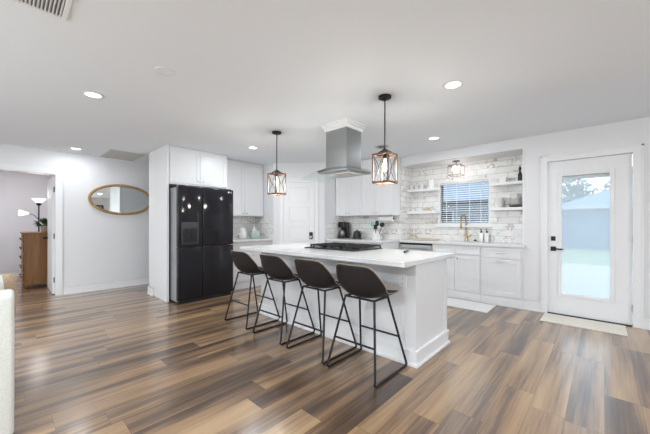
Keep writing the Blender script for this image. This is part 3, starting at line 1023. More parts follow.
for (x, y, r) in ((2.72, 2.07, 0.035), (2.93, 2.07, 0.03), (2.83, 2.31, 0.045), (2.72, 2.55, 0.03), (2.93, 2.55, 0.035)):
    MB().lathe([(r*1.3, 0.928), (r*1.3, 0.934), (r, 0.936), (r, 0.944), (0, 0.945)], (x, y, 0), 18).build('burner', 'iron', ck, 40)
for k in range(5):
    y = CY0+0.12+k*(CY1-CY0-0.24)/4
    MB().lathe([(0.019, 0.928), (0.017, 0.948), (0.0, 0.949)], (CX0+0.042, y, 0), 16).build('knob', 'blackplastic', ck, 40)

m = MB(); m.tube([(2.76, 1.468, 0.928), (2.85, 1.495, 0.928), (2.95, 1.525, 0.928)], [0.011, 0.012, 0.009], 10)
m.tube([(2.95, 1.525, 0.928), (2.985, 1.535, 0.930)], 0.006, 8)
one(m, 'marker_pen', 'blackplastic', 'black pen lying on the near end of the island top', 'pen', smooth=40)

# ------------------------------------------------------------------ range hood
hd = thing('range_hood', 'stainless island range hood with curved glass canopy', 'range hood', (2.885, 2.36, H))
MB().box(2.745, 3.035, 2.205, 2.53, 1.88, 2.37).build('chimney', 'steel', hd)
m = MB()
for (t, z0, z1) in ((0.05, 2.415, 2.4385), (0.035, 2.39, 2.415), (0.018, 2.355, 2.39)):
    m.box(2.745-t, 3.035+t, 2.205-t, 2.53+t, z0, z1, 0.004)
m.build('crown_trim', 'trim', hd)
GX0, GX1, GY0, GY1 = 2.63, 3.12, 1.83, 2.86
def hood_z(y):
    s_ = (y-(GY0+GY1)/2)/((GY1-GY0)/2)
    return 1.884-0.088*s_*s_
m = MB()
N = 24
pts_t = [(GY0+(GY1-GY0)*i/N, hood_z(GY0+(GY1-GY0)*i/N)) for i in range(N+1)]
m.prism(pts_t+[(y, z-0.008) for y, z in reversed(pts_t)], 'x', GX0, GX1)
m.build('glass_canopy', 'hoodglass', hd, 30)
HY0, HY1, zb = 2.10, 2.565, 1.828
seg = [(HY0+(HY1-HY0)*i/14, hood_z(HY0+(HY1-HY0)*i/14)-0.0085) for i in range(15)]
m = MB()
m.prism(seg+[(y, z-0.016) for y, z in reversed(seg)], 'x', GX0-0.004, GX0+0.012)
m.build('front_band', 'steel_dark', hd, 30)
m = MB()
m.prism(seg+[(HY1, zb), (HY0, zb)], 'x', GX0+0.0125, GX1-0.02)
m.build('fan_housing', 'steel', hd)
MB().box(2.69, 3.06, 2.13, 2.535, zb-0.008, zb-0.0005, 0.002).build('underside_panel', 'steel_light', hd)
MB().box(2.72, 2.96, 2.15, 2.325, zb-0.022, zb-0.0085, 0.003).box(2.72, 2.96, 2.34, 2.515, zb-0.022, zb-0.0085, 0.003).build('grease_filter', 'grille', hd)

# ------------------------------------------------------------------ bar stools
def make_stool(label):
    st = thing('bar_stool', label, 'bar stool', (0, 0, 0), 'bar stools along the island')
    # local frame: x forward (to the island), y sideways, z up; the shell is one surface swept from back to front
    prof = [(-0.268, 0.889, 0.158, 0.028), (-0.260, 0.848, 0.182, 0.045), (-0.246, 0.785, 0.208, 0.07), (-0.225, 0.717, 0.228, 0.088), (-0.19, 0.655, 0.230, 0.095),
            (-0.135, 0.621, 0.226, 0.080), (-0.06, 0.611, 0.218, 0.055), (0.03, 0.616, 0.212, 0.040), (0.10, 0.627, 0.204, 0.028), (0.165, 0.633, 0.186, 0.016), (0.19, 0.622, 0.155, 0.006)]
    prof = [(x+0.035, z, w_, l_) for x, z, w_, l_ in prof]
    NV = 14
    mb = MB()
    P = []
    for i, (x, z, hw, lift) in enumerate(prof):
        i0, i1 = max(0, i-1), min(len(prof)-1, i+1)
        tx, tz = prof[i1][0]-prof[i0][0], prof[i1][1]-prof[i0][1]
        l_ = math.hypot(tx, tz)
        nx, nz = -tz/l_, tx/l_
        if nx < 0 and nz < 0: nx, nz = -nx, -nz
        row = []
        for k in range(NV+1):
            v = -1+2*k/NV
            e = abs(v)**2.4*lift
            top = -0.012*abs(v)**4 if i == 0 else 0
            row.append(Vector((x+nx*e, v*hw, z+nz*e+top)))
        P.append(row)
    th = 0.018
    nrm = [[None]*(NV+1) for _ in P]
    for i in range(len(P)):
        for k in range(NV+1):
            a = P[min(i+1, len(P)-1)][k]-P[max(i-1, 0)][k]
            b = P[i][min(k+1, NV)]-P[i][max(k-1, 0)]
            nrm[i][k] = a.cross(b).normalized()
    A = [[mb.b.verts.new(p) for p in r] for r in P]
    B = [[mb.b.verts.new(P[i][k]-nrm[i][k]*th) for k in range(NV+1)] for i in range(len(P))]
    n = len(P)
    for i in range(n-1):
        for k in range(NV):
            mb.b.faces.new((A[i][k], A[i][k+1], A[i+1][k+1], A[i+1][k]))
            mb.b.faces.new((B[i][k], B[i+1][k], B[i+1][k+1], B[i][k+1]))
    for i in range(n-1):
        mb.b.faces.new((A[i][0], A[i+1][0], B[i+1][0], B[i][0]))
        mb.b.faces.new((A[i][NV], B[i][NV], B[i+1][NV], A[i+1][NV]))
    for k in range(NV):
        mb.b.faces.new((A[0][k], B[0][k], B[0][k+1], A[0][k+1]))
        mb.b.faces.new((A[n-1][k], A[n-1][k+1], B[n-1][k+1], B[n-1][k]))
    rimA = [P[i][0]-nrm[i][0]*th*0.5 for i in range(n)]+[P[n-1][k]-nrm[n-1][k]*th*0.5 for k in range(1, NV)]+[P[i][NV]-nrm[i][NV]*th*0.5 for i in range(n-1, -1, -1)]+[P[0][k]-nrm[0][k]*th*0.5 for k in range(NV-1, 0, -1)]
    shell = mb.build('seat_shell', 'leather', st, 60)
    md = shell.modifiers.new('smooth', 'SUBSURF'); md.levels = 1; md.render_levels = 2
    pm = MB(); pm.tube(rimA, 0.0036, 8, closed=True)
    pp = pm.build('piping', 'piping', shell, 60)
    pp['label'] = 'tan piping along the rim of the shell'
    r = 0.0095
    hw_ = 0.235
    for s_ in (-1, 1):
        y = s_*hw_; yt = s_*0.145
        # rear leg, front leg, floor runner of one sled frame
        MB().tube([(-0.115, yt, 0.606), (-0.240, y, 0.045), (-0.249, y, 0.022), (-0.235, y, r+0.001), (-0.20, y, r+0.001)], r, 10).build('leg', 'black', st, 50)
        MB().tube([(0.085, yt, 0.606), (0.228, y, 0.045), (0.236, y, 0.022), (0.222, y, r+0.001), (0.19, y, r+0.001)], r, 10).build('leg', 'black', st, 50)
        MB().tube([(-0.205, y, r+0.001), (0.195, y, r+0.001)], r, 10).build('floor_runner', 'black', st, 50)
    def leg_at(xt, xb, zz):
        q = (0.606-zz)/(0.606-0.045)
        return xt+(xb-xt)*q, 0.145+(hw_-0.145)*q
    for (xt, xb, nm) in ((0.085, 0.228, 'footrest'), (-0.115, -0.240, 'rear_stretcher')):
        x, yy = leg_at(xt, xb, 0.262)
        MB().tube([(x, -yy, 0.262), (x, yy, 0.262)], 0.008, 10).build(nm, 'black', st, 50)
    MB().tube([(-0.115, -0.145, 0.602), (-0.115, 0.145, 0.602)], 0.009, 10).box(-0.12, 0.09, -0.148, -0.132, 0.595, 0.609).box(-0.12, 0.09, 0.132, 0.148, 0.595, 0.609).tube([(0.085, -0.145, 0.602), (0.085, 0.145, 0.602)], 0.009, 10).build('under_frame', 'black', st, 50)
    return st
s0 = make_stool('dark leather bar stool nearest the outlet at the near end of the island')
s0.location = (2.105, 1.462, 0)
dup(s0, (2.115, 2.0, 0), 'second dark leather bar stool counting from the island outlet end')
dup(s0, (2.125, 2.585, 0), 'second dark leather bar stool counting from the fridge end')
dup(s0, (2.135, 3.215, 0), 'dark leather bar stool closest to the black fridge')

# ------------------------------------------------------------------ pendants
def make_pendant(label):
    p = thing('pendant_lamp', label, 'pendant lamp', (0, 0, H), 'pendants over the island')
    z = 0.0  # built around the world origin, then moved by its root
    MB().lathe([(0.062, H-0.001), (0.062, H-0.020), (0.050, H-0.027), (0.0, H-0.027)], (0, 0, 0), 28).build('canopy', 'black', p, 40)
    MB().tube([(0, 0, H-0.025), (0, 0, 1.915)], 0.0065, 10).build('rod', 'black', p, 40)
    MB().lathe([(0.012, 1.935), (0.020, 1.93), (0.045, 1.912), (0.066, 1.90), (0.066, 1.894), (0.0, 1.894)], (0, 0, 0), 24).build('cap', 'black', p, 40)
    a, zb, zt, t = 0.082, 1.60, 1.885, 0.007
    m = MB()
    for sx in (-1, 1):
        for sy in (-1, 1):
            m.box(sx*a-t, sx*a+t, sy*a-t, sy*a+t, zb, zt, 0.0015, 1)
    for zz in (zb, zt-0.018):
        for s_ in (-1, 1):
            m.box(-a+t, a-t, s_*a-t, s_*a+t, zz, zz+0.018, 0.0015, 1)
            m.box(s_*a-t, s_*a+t, -a+t, a-t, zz, zz+0.018, 0.0015, 1)
    m.build('wooden_frame', 'lantern', p)
    m = MB()
    m.box(-a, a, -0.010, 0.010, zt-0.010, zt-0.002); m.box(-0.010, 0.010, -a, a, zt-0.010, zt-0.002)
    m.build('top_cross', 'black', p)
    for (ax, s_) in (('x', -1), ('x', 1), ('y', -1), ('y', 1)):
        m = MB()
        for f_ in (-1, 1):
            pts = []
            for i in range(9):
                q = -1+i/4
                bow = (1-abs(q))*0.0
                w_ = f_*q*(a-t)
                # each side carries two wires that bow towards each other in the middle
                w_ = f_*(0.012+(a-t-0.012)*abs(q)**1.15)
                zc = (zb+zt)/2+q*(zt-zb-0.036)/2
                pts.append((w_, s_*a, zc) if ax == 'y' else (s_*a, w_, zc))
            m.tube(pts, 0.0028, 6)
        m.build('side_wires', 'black', p, 50)
    MB().lathe([(0.016, 1.894), (0.016, 1.845), (0.010, 1.84), (0, 1.84)], (0, 0, 0), 16).build('socket', 'black', p, 40)
    MB().lathe([(0.009, 1.842), (0.012, 1.825), (0.024, 1.79), (0.027, 1.765), (0.022, 1.735), (0.010, 1.72), (0, 1.718)], (0, 0, 0), 18).build('bulb', 'bulb', p, 60)
    return p
pl = make_pendant('black rod lantern pendant nearest the camera, beside the hood')
pl.location = (2.50, 1.535, H)
p2 = dup(pl, (2.49, 3.19, H), 'farther lantern pendant over the fridge end of the island')
for q in (pl, p2):
    d = bpy.data.lights.new('pendant_light', 'POINT')
    d.energy = PENDANT_POWER; d.color = (1.0, 0.93, 0.83); d.shadow_soft_size = 0.05
    o = bpy.data.objects.new('pendant_light', d); COL.objects.link(o)
    o.parent = q; o.location = (0, 0, 1.70-H)

# ------------------------------------------------------------------ ceiling fittings
def can_light(x, y, label, power=None):
    t = thing('recessed_light', label, 'ceiling light', (x, y, H), 'recessed ceiling lights')
    MB().lathe([(0.062, H-0.001), (0.092, H-0.001), (0.092, H-0.004), (0.072, H-0.010), (0.062, H-0.006)], (x, y, 0), 32, ring=True).build('trim_ring', 'trim', t, 50)
    MB().lathe([(0.064, H-0.0015), (0.064, H-0.005), (0, H-0.005)], (x, y, 0), 32).build('lens', 'lens', t)
    area_light('can_lamp', (x, y, H-0.012), (0, 0, 0), 0.13, 0.13, CAN_POWER if power is None else power, (0.89, 0.95, 1.0), 'DISK', t)
for (x, y, lab, pw) in ((0.582, 3.544, 'round recessed light in the open ceiling left of the island', CAN_POWER),
                    (0.812, 6.29, 'round recessed light in front of the bedroom doorway', HALL_CAN),
                    (2.738, 4.121, 'round recessed light in front of the fridge cabinets', CAN_POWER),
                    (2.697, 0.965, 'round recessed light above the near end of the island', CAN_POWER),
                    (4.196, 1.767, 'round recessed light in front of the sink alcove', CAN_POWER)):
    can_light(x, y, lab, pw)
for (x, y, lab, pw) in ((2.7, -1.6, 'added recessed fill light, out of view, nearest the rear wall', FILL_CAN_A), (0.2, -1.6, 'added recessed fill light, out of view, in the middle of the living area', FILL_CAN_B), (-2.0, 1.0, 'added recessed fill light, out of view, nearest the left wall', FILL_CAN_C), (-1.6, 4.9, 'added recessed fill light, out of view, in front of the sofa', FILL_CAN_D)):
    can_light(x, y, lab, pw)  # lamps added out of view to lift the walls and ceiling
m = MB(); m.lathe([(0.072, H-0.002), (0.072, H-0.005), (0.066, H-0.009)], (0.886, 2.575, 0), 28)
one(m, 'ceiling_cover', 'whiteplastic', 'flat white round cover plate on the open ceiling', 'cover plate', smooth=40)
t = thing('ceiling_speaker', 'round grey grille in the ceiling behind the near pendant', 'ceiling vent', (4.096, 2.567, H))
MB().lathe([(0.075, H-0.001), (0.11, H-0.001), (0.11, H-0.005), (0.095, H-0.012), (0.075, H-0.008)], (4.096, 2.567, 0), 28, ring=True).build('rim', 'grille', t, 40)
m = MB()
for r in (0.03, 0.045, 0.06, 0.074):
    m.lathe([(r-0.010, H-0.004), (r-0.010, H-0.007), (r, H-0.009), (r, H-0.004)], (4.096, 2.567, 0), 28, ring=True)
m.build('louvres', 'steel_dark', t, 40)
# supply vent at the top left of the view
t = thing('supply_vent', 'small white louvred air vent in the ceiling near the sofa', 'air vent', (0.14, 2.2, H))
vx0, vx1, vy0, vy1 = 0.06, 0.236, 1.98, 2.34
m = MB()
m.box(vx0-0.025, vx0, vy0-0.025, vy1+0.025, H-0.010, H-0.001, 0.003); m.box(vx1, vx1+0.025, vy0-0.025, vy1+0.025, H-0.010, H-0.001, 0.003)
m.box(vx0, vx1, vy1, vy1+0.025, H-0.010, H-0.001, 0.003); m.box(vx0, vx1, vy0-0.025, vy0, H-0.010, H-0.001, 0.003)
m.build('frame', 'trim', t)
MB().box(vx0, vx1, vy0, vy1, H-0.003, H-0.001).build('duct_opening', 'ventdark', t)
m = MB()
for k in range(11):
    x = vx0+0.009+k*(vx1-vx0-0.018)/10
    m.prism([(x-0.004, H-0.010), (x+0.001, H-0.010), (x+0.006, H-0.003), (x+0.001, H-0.003)], 'y', vy0, vy1)
m.build('louvres', 'trim', t)
# return grille in the hall
t = thing('return_grille', 'large flat grey return air grille in the hall ceiling', 'air vent', (1.5, 6.3, H))
gx0, gx1, gya, gyb = 1.20, 1.72, 5.93, 6.70
m = MB()
m.box(gx0, gx0+0.025, gya, gyb, H-0.010, H-0.001); m.box(gx1-0.025, gx1, gya, gyb, H-0.010, H-0.001); m.box(gx0+0.025, gx1-0.025, gya, gya+0.025, H-0.010, H-0.001); m.box(gx0+0.025, gx1-0.025, gyb-0.025, gyb, H-0.010, H-0.001)
m.build('frame', 'grille', t)
MB().box(gx0+0.025, gx1-0.025, gya+0.025, gyb-0.025, H-0.003, H-0.001).build('duct_opening', 'ventdark', t)
m = MB()
for k in range(34):
    y = gya+0.036+k*(gyb-gya-0.072)/33
    m.prism([(y-0.008, H-0.003), (y-0.006, H-0.003), (y+0.008, H-0.010), (y+0.006, H-0.010)], 'x', gx0+0.025, gx1-0.025)
m.build('louvres', 'grille', t)

# sink fixture
t = thing('ceiling_lamp', 'small open cage semi flush lamp above the sink window', 'ceiling lamp', (5.26, 1.83, 2.286))
lx, ly, lz = 5.26, 1.83, 2.286
MB().lathe([(0.06, lz-0.001), (0.06, lz-0.014), (0.0, lz-0.016)], (lx, ly, 0), 24).build('mount_plate', 'steel_dark', t, 40)
MB().tube([(lx, ly, lz-0.014), (lx, ly, lz-0.075)], 0.008, 10).build('stem', 'steel_dark', t, 40)
m = MB(); a = 0.10
z0, z1 = lz-0.245, lz-0.085
for zz in (z0, z1):
    m.tube([(lx-a, ly-a, zz), (lx+a, ly-a, zz)], 0.006, 8); m.tube([(lx-a, ly+a, zz), (lx+a, ly+a, zz)], 0.006, 8)
    m.tube([(lx-a, ly-a, zz), (lx-a, ly+a, zz)], 0.006, 8); m.tube([(lx+a, ly-a, zz), (lx+a, ly+a, zz)], 0.006, 8)
for sx in (-1, 1):
    for sy in (-1, 1):
        m.tube([(lx+sx*a, ly+sy*a, z0), (lx+sx*a, ly+sy*a, z1)], 0.006, 8)
m.tube([(lx-a, ly, z1), (lx+a, ly, z1)], 0.006, 8); m.tube([(lx, ly-a, z1), (lx, ly+a, z1)], 0.006, 8)
m.build('cage', 'rosegold', t, 50)
for (dx, dy) in ((-0.05, 0), (0.05, 0), (0, 0.05), (0, -0.05)):
    MB().lathe([(0.008, z1-0.005), (0.012, z1-0.03), (0.020, z1-0.06), (0.012, z1-0.085), (0, z1-0.088)], (lx+dx, ly+dy, 0), 14).build('bulb', 'bulb_white', t, 60)
for (sx, sy) in ((-1, -1), (-1, 1), (1, -1), (1, 1)):
    MB().lathe([(0.0, -0.035), (0.022, 0.0), (0.0, 0.035)], (lx+sx*a, ly+sy*a, z0-0.04), 8).build('crystal_drop', 'crystal', t)
d = bpy.data.lights.new('sink_lamp_light', 'POINT'); d.energy = 1.1; d.color = (1, 0.95, 0.9); d.shadow_soft_size = 0.06
o = bpy.data.objects.new('sink_lamp_light', d); COL.objects.link(o); o.parent = t; o.location = (0, 0, -0.21)

# ------------------------------------------------------------------ mirror
t = thing('oval_mirror', 'oval wall mirror in a woven gold rope frame', 'mirror', (1.535, YM, 1.675))
mx, mz, ra, rb = 1.55, 1.672, 0.495, 0.268
m = MB()
NS = 64
m.tube([(mx+ra*math.cos(2*PI*k/NS), YM-0.030, mz+rb*math.sin(2*PI*k/NS)) for k in range(NS)], 0.024, 10, closed=True)
for s_ in (0, 1):
    m.tube([(mx+(ra+0.010*math.cos(k*1.25+s_*PI))*math.cos(2*PI*k/160), YM-0.036-0.012*math.sin(k*1.25+s_*PI), mz+(rb+0.010*math.cos(k*1.25+s_*PI))*math.sin(2*PI*k/160)) for k in range(160)], 0.015, 8, closed=True)
m.build('rope_frame', 'rope', t, 60)
m = MB()
m.prism([(mx+(ra-0.01)*math.cos(2*PI*k/NS), mz+(rb-0.01)*math.sin(2*PI*k/NS)) for k in range(NS)], 'y', YM-0.026, YM-0.018)
m.build('mirror_glass', 'mirror', t)
m = MB()
m.prism([(mx+(ra+0.005)*math.cos(2*PI*k/NS), mz+(rb+0.005)*math.sin(2*PI*k/NS)) for k in range(NS)], 'y', YM-0.018, YM-0.001)
m.build('backing', 'oak', t)
# framed print on the rear wall, seen only in the mirror
t = thing('picture_frame', 'dark framed grey print reflected in the oval mirror', 'picture', (3.0, -4.15, 1.9))
MB().box(2.62, 3.30, -4.179, -4.15, 1.55, 2.10, 0.004).build('frame', 'black', t)
MB().box(2.67, 3.25, -4.152, -4.147, 1.60, 2.05).build('print', 'photo', t)

# ------------------------------------------------------------------ faucet, sink things
t = thing('faucet', 'tall brushed gold pull down faucet behind the sink', 'faucet', (5.452, 1.73, 0.915))
fx, fy = 5.452, 1.73
MB().lathe([(0.028, 0.9155), (0.028, 0.925), (0.021, 0.93), (0.021, 1.02), (0.015, 1.03), (0, 1.03)], (fx, fy, 0), 18).build('base', 'gold', t, 40)
arc = [(fx, fy, 1.02), (fx, fy, 1.27)]+[(fx-0.10+0.10*math.cos(q*PI/10), fy+0.02*q/10, 1.27+0.10*math.sin(q*PI/10)) for q in range(1, 11)]
MB().tube(arc, 0.011, 12).build('neck', 'gold', t, 60)
m = MB()
N = 120
hel = []
for i in range(N+1):
    q = i/N*(len(arc)-1); j = min(int(q), len(arc)-2); fr = q-j
    p = Vector(arc[j]).lerp(Vector(arc[j+1]), fr)
    dd = (Vector(arc[j+1])-Vector(arc[j])).normalized(); s1 = Vector((0, 1, 0)); s2 = dd.cross(s1)
    hel.append(p+(s1*math.cos(i*1.6)+s2*math.sin(i*1.6))*0.015)
m.tube(hel, 0.003, 5); m.build('spring', 'gold', t, 60)
e = arc[-1]
MB().lathe([(0.012, 1.275), (0.015, 1.26), (0.016, 1.16), (0.020, 1.14), (0.020, 1.125), (0, 1.125)], (e[0], e[1], 0), 16).build('spray_head', 'gold', t, 40)
MB().tube([(fx, fy-0.018, 0.985), (fx-0.01, fy-0.055, 0.99), (fx-0.02, fy-0.095, 1.03)], [0.010, 0.007, 0.006], 10).build('lever', 'gold', t, 50)
for (yy, lab) in ((1.475, 'white soap pump bottle with black top, nearer the faucet'), (1.39, 'white soap pump bottle with black top, farther from the faucet')):
    t = thing('soap_dispenser', lab, 'soap dispenser', (5.40, yy, 0.9155), 'soap pump bottles by the sink')
    MB().box(5.37, 5.43, yy-0.031, yy+0.031, 0.9155, 1.065, 0.010, 3).build('bottle', 'white', t, 40)
    m = MB(); m.lathe([(0.017, 1.065), (0.017, 1.09), (0.006, 1.093), (0.006, 1.12), (0.0, 1.12)], (5.40, yy, 0), 14); m.tube([(5.405, yy, 1.122), (5.355, yy, 1.120)], 0.009, 10)
    m.build('pump', 'blackplastic', t, 40)
m = MB(); m.lathe([(0.032, 0.9155), (0.032, 0.922), (0.022, 0.932), (0.012, 0.936), (0.012, 0.948), (0, 0.950)], (5.455, 1.585, 0), 20)
one(m, 'sink_stopper', 'blackplastic', 'small black sink stopper on the counter right of the faucet', 'stopper', smooth=40)
m = MB(); m.box(5.22, 5.46, 2.20, 2.70, 0.9155, 0.938, 0.006)
one(m, 'cutting_board', 'board', 'pale wooden cutting board lying on the counter above the dishwasher', 'cutting board')

t = thing('outlet_plate', 'white double outlet plate on the marble tile right of the soap bottles', 'outlet', (5.49, 0.99, 1.05))
MB().box(5.485, 5.4915, 0.93, 1.05, 0.99, 1.115, 0.003).build('cover_plate', 'whiteplastic', t)
for yy in (0.963, 1.017):
    MB().box(5.4835, 5.485, yy-0.017, yy+0.017, 1.018, 1.088, 0.0005).build('socket', 'whiteplastic', t)
# things on the shelves
for (yy, lab) in ((2.715, 'white cup at the tiled corner end of the upper left shelf'), (2.615, 'second white cup from the corner on the upper left shelf'), (2.505, 'third white cup from the corner on the upper left shelf')):
    t = thing('cup', lab, 'cup', (5.40, yy, 1.8625), 'white cups on the upper left shelf')
    MB().lathe([(0.022, 1.8625), (0.031, 1.866), (0.035, 1.955), (0.0325, 1.955), (0.028, 1.873), (0, 1.871)], (5.40, yy, 0), 20).build('bowl', 'white', t, 50)
    MB().tube([(5.366, yy, 1.94), (5.345, yy, 1.935), (5.338, yy, 1.915), (5.345, yy, 1.893), (5.368, yy, 1.888)], 0.005, 8).build('handle', 'white', t, 60)
t = thing('canister', 'largest white canister on the upper left shelf beside the window', 'canister', (5.40, 2.33, 1.8625))
MB().lathe([(0.055, 1.8625), (0.062, 1.868), (0.062, 2.00), (0.056, 2.01), (0, 2.01)], (5.40, 2.33, 0), 24).build('jar', 'white', t, 40)
MB().lathe([(0.056, 2.0105), (0.056, 2.025), (0.012, 2.028), (0.014, 2.045), (0, 2.048)], (5.40, 2.33, 0), 24).build('lid', 'white', t, 40)
t = thing('shelf_ornament', 'low gold and white ornament on the lower left shelf', 'ornament', (5.40, 2.41, 1.4455))
MB().box(5.385, 5.415, 2.34, 2.49, 1.4455, 1.462, 0.003).build('base', 'white', t)
m = MB()
for k in range(5):
    y = 2.36+k*0.027
    m.tube([(5.40, y+0.011*math.cos(q*PI/6), 1.482+0.020*math.sin(q*PI/6)) for q in range(12)], 0.004, 6, closed=True)
m.build('gold_loops', 'gold', t, 60)
t = thing('bottle', 'black bottle with pourer at the end of the upper right shelf', 'bottle', (5.38, 0.925, 1.8625))
MB().lathe([(0.026, 1.8625), (0.028, 1.868), (0.028, 1.97), (0.012, 2.005), (0.011, 2.04), (0, 2.04)], (5.38, 0.925, 0), 18).build('body', 'blackplastic', t, 40)
MB().lathe([(0.013, 2.0405), (0.019, 2.055), (0.016, 2.075), (0.006, 2.082), (0.009, 2.10), (0, 2.105)], (5.38, 0.925, 0), 14).build('stopper', 'blackplastic', t, 40)
one(MB().lathe([(0.025, 1.8625), (0.03, 1.866), (0.055, 1.92), (0.053, 1.921), (0.028, 1.870), (0, 1.869)], (5.38, 1.03, 0), 22), 'glass_bowl', 'clear', 'small clear glass bowl beside the black bottle', 'bowl', smooth=40)
one(MB().box(5.34, 5.42, 1.10, 1.20, 1.8625, 1.95, 0.012), 'salt_box', 'white', 'small white box on the upper right shelf', 'box')
z = 1.4685
for k in range(3):
    one(MB().lathe([(0.04, z+k*0.042), (0.05, z+k*0.042+0.003), (0.082, z+k*0.042+0.075), (0.079, z+k*0.042+0.076), (0.045, z+k*0.042+0.010), (0, z+k*0.042+0.009)], (5.385, 1.215, 0), 24), 'bowl', 'white',
        ('bottom bowl of the white stack on the lower right shelf', 'middle bowl of the white stack on the lower right shelf', 'top bowl of the white stack on the lower right shelf')[k], 'bowl', 'stacked white bowls', smooth=40)
zz = z
names = ['dark grey plate at the bottom of the plate stack', 'second plate from the bottom of the plate stack, pale grey', 'third plate from the bottom of the stack, white', 'fourth plate from the bottom of the stack, white', 'fifth plate from the bottom of the stack, white', 'sixth plate from the bottom of the stack, white', 'topmost white plate of the plate stack']
for k in range(7):
    mt = 'darkplate' if k == 0 else ('greyplate' if k == 1 else 'white')
    r = 0.098 if k < 3 else 0.092
    one(MB().lathe([(r*0.6, zz), (r*0.62, zz+0.003), (r, zz+0.019), (r-0.002, zz+0.021), (r*0.6, zz+0.007), (0, zz+0.007)], (5.382, 0.985, 0), 26), 'plate', mt, names[k], 'plate', 'stacked plates on the lower right shelf', smooth=40)
    zz += 0.0195
for k in range(2):
    one(MB().lathe([(0.035, zz-0.0115+k*0.03), (0.045, zz-0.0095+k*0.03), (0.078, zz+0.042+k*0.03), (0.075, zz+0.043+k*0.03), (0.04, zz-0.0035+k*0.03), (0, zz-0.0045+k*0.03)], (5.382, 0.985, 0), 24), 'bowl', 'white', ('lower white bowl on top of the plate stack', 'upper white bowl on top of the plate stack')[k], 'bowl', 'bowls on the plate stack', smooth=40)

# ------------------------------------------------------------------ things on the counters
cz = 0.9155
t = thing('coffee_maker', 'tall black coffee maker on the counter by the pantry', 'coffee maker', (4.83, 3.96, cz))
MB().box(4.74, 4.93, 3.875, 4.045, cz, cz+0.035, 0.008).build('base', 'blackplastic', t)
MB().box(4.86, 4.93, 3.875, 4.045, cz+0.0345, cz+0.33, 0.012).build('tower', 'blackplastic', t)
MB().box(4.74, 4.865, 3.88, 4.04, cz+0.22, cz+0.335, 0.025, 3).build('brew_head', 'blackplastic', t, 40)
MB().lathe([(0.05, cz+0.036), (0.062, cz+0.06), (0.06, cz+0.13), (0.045, cz+0.165), (0, cz+0.17)], (4.80, 3.96, 0), 20).build('carafe', 'steel_dark', t, 40)
t = thing('electric_kettle', 'short black kettle beside the coffee maker', 'kettle', (4.82, 3.60, cz))
MB().lathe([(0.10, cz), (0.10, cz+0.014), (0.0, cz+0.016)], (4.82, 3.60, 0), 24).build('base_plate', 'blackplastic', t, 40)
MB().lathe([(0.078, cz+0.017), (0.08, cz+0.03), (0.068, cz+0.12), (0.055, cz+0.155), (0.0, cz+0.165)], (4.82, 3.60, 0), 24).build('body', 'blackplastic', t, 40)
MB().lathe([(0.012, cz+0.164), (0.016, cz+0.178), (0, cz+0.182)], (4.82, 3.60, 0), 14).build('lid_knob', 'blackplastic', t, 40)
MB().tube([(4.82, 3.535, cz+0.14), (4.81, 3.50, cz+0.145), (4.81, 3.485, cz+0.11), (4.815, 3.51, cz+0.05)], 0.009, 10).build('handle', 'blackplastic', t, 50)
m = MB()
m.box(4.70, 4.80, 3.05, 3.06, cz, cz+0.165); m.box(4.70, 4.80, 3.14, 3.15, cz, cz+0.165); m.box(4.70, 4.71, 3.06, 3.14, cz, cz+0.165); m.box(4.79, 4.80, 3.06, 3.14, cz, cz+0.165); m.box(4.71, 4.79, 3.06, 3.14, cz, cz+0.012)
one(m, 'utensil_crock', 'white', 'square white utensil crock on the coffee counter', 'crock')
def utensil(kind, dx, dy, top, lean, mat, label, head):
    t = thing(kind, label, 'utensil', (4.75+dx, 3.10+dy, cz+0.016), 'utensils in the white crock')
    b = (4.75+dx*0.5, 3.10+dy*0.5, cz+0.018); e_ = (4.75+dx+lean[0], 3.10+dy+lean[1], top)
    MB().tube([b, e_], 0.006, 8).build('handle', 'blackplastic' if mat != 'teal' else 'board', t)
    m = MB()
    if head == 'spoon': m.sphere((e_[0], e_[1], top+0.035), 0.05, (0.35, 0.9, 1.1))
    elif head == 'flat': m.box(e_[0]-0.004, e_[0]+0.004, e_[1]-0.035, e_[1]+0.035, top-0.01, top+0.075, 0.003)
    else: m.sphere((e_[0], e_[1], top+0.03), 0.05, (0.7, 1.0, 0.9))
    m.build('head', mat, t, 60)
utensil('spatula', -0.012, 0.026, 1.18, (-0.01, 0.045), 'teal', 'teal spatula standing in the white crock', 'flat')
utensil('serving_spoon', 0.012, -0.004, 1.185, (0.01, 0.0), 'blackplastic', 'black serving spoon in the middle of the crock', 'spoon')
utensil('ladle', 0.01, -0.03, 1.165, (0.03, -0.07), 'blackplastic', 'black ladle leaning out of the crock away from the pantry', 'ladle')
utensil('turner', -0.025, -0.015, 1.12, (-0.045, -0.01), 'blackplastic', 'black turner at the front of the crock', 'flat')
t = thing('paper_towel_holder', 'paper towel roll on a holder under the wall cabinet', 'paper towel holder', (4.85, 2.94, 1.37))
MB().tube([(4.85, 2.80, 1.305), (4.85, 3.09, 1.305)], 0.052, 24).build('paper_roll', 'paper', t, 40)
MB().tube([(4.85, 2.785, 1.305), (4.85, 3.105, 1.305)], 0.016, 14).box(4.845, 4.855, 2.785, 2.792, 1.30, 1.369).box(4.845, 4.855, 3.098, 3.105, 1.30, 1.369).build('holder', 'blackplastic', t, 40)
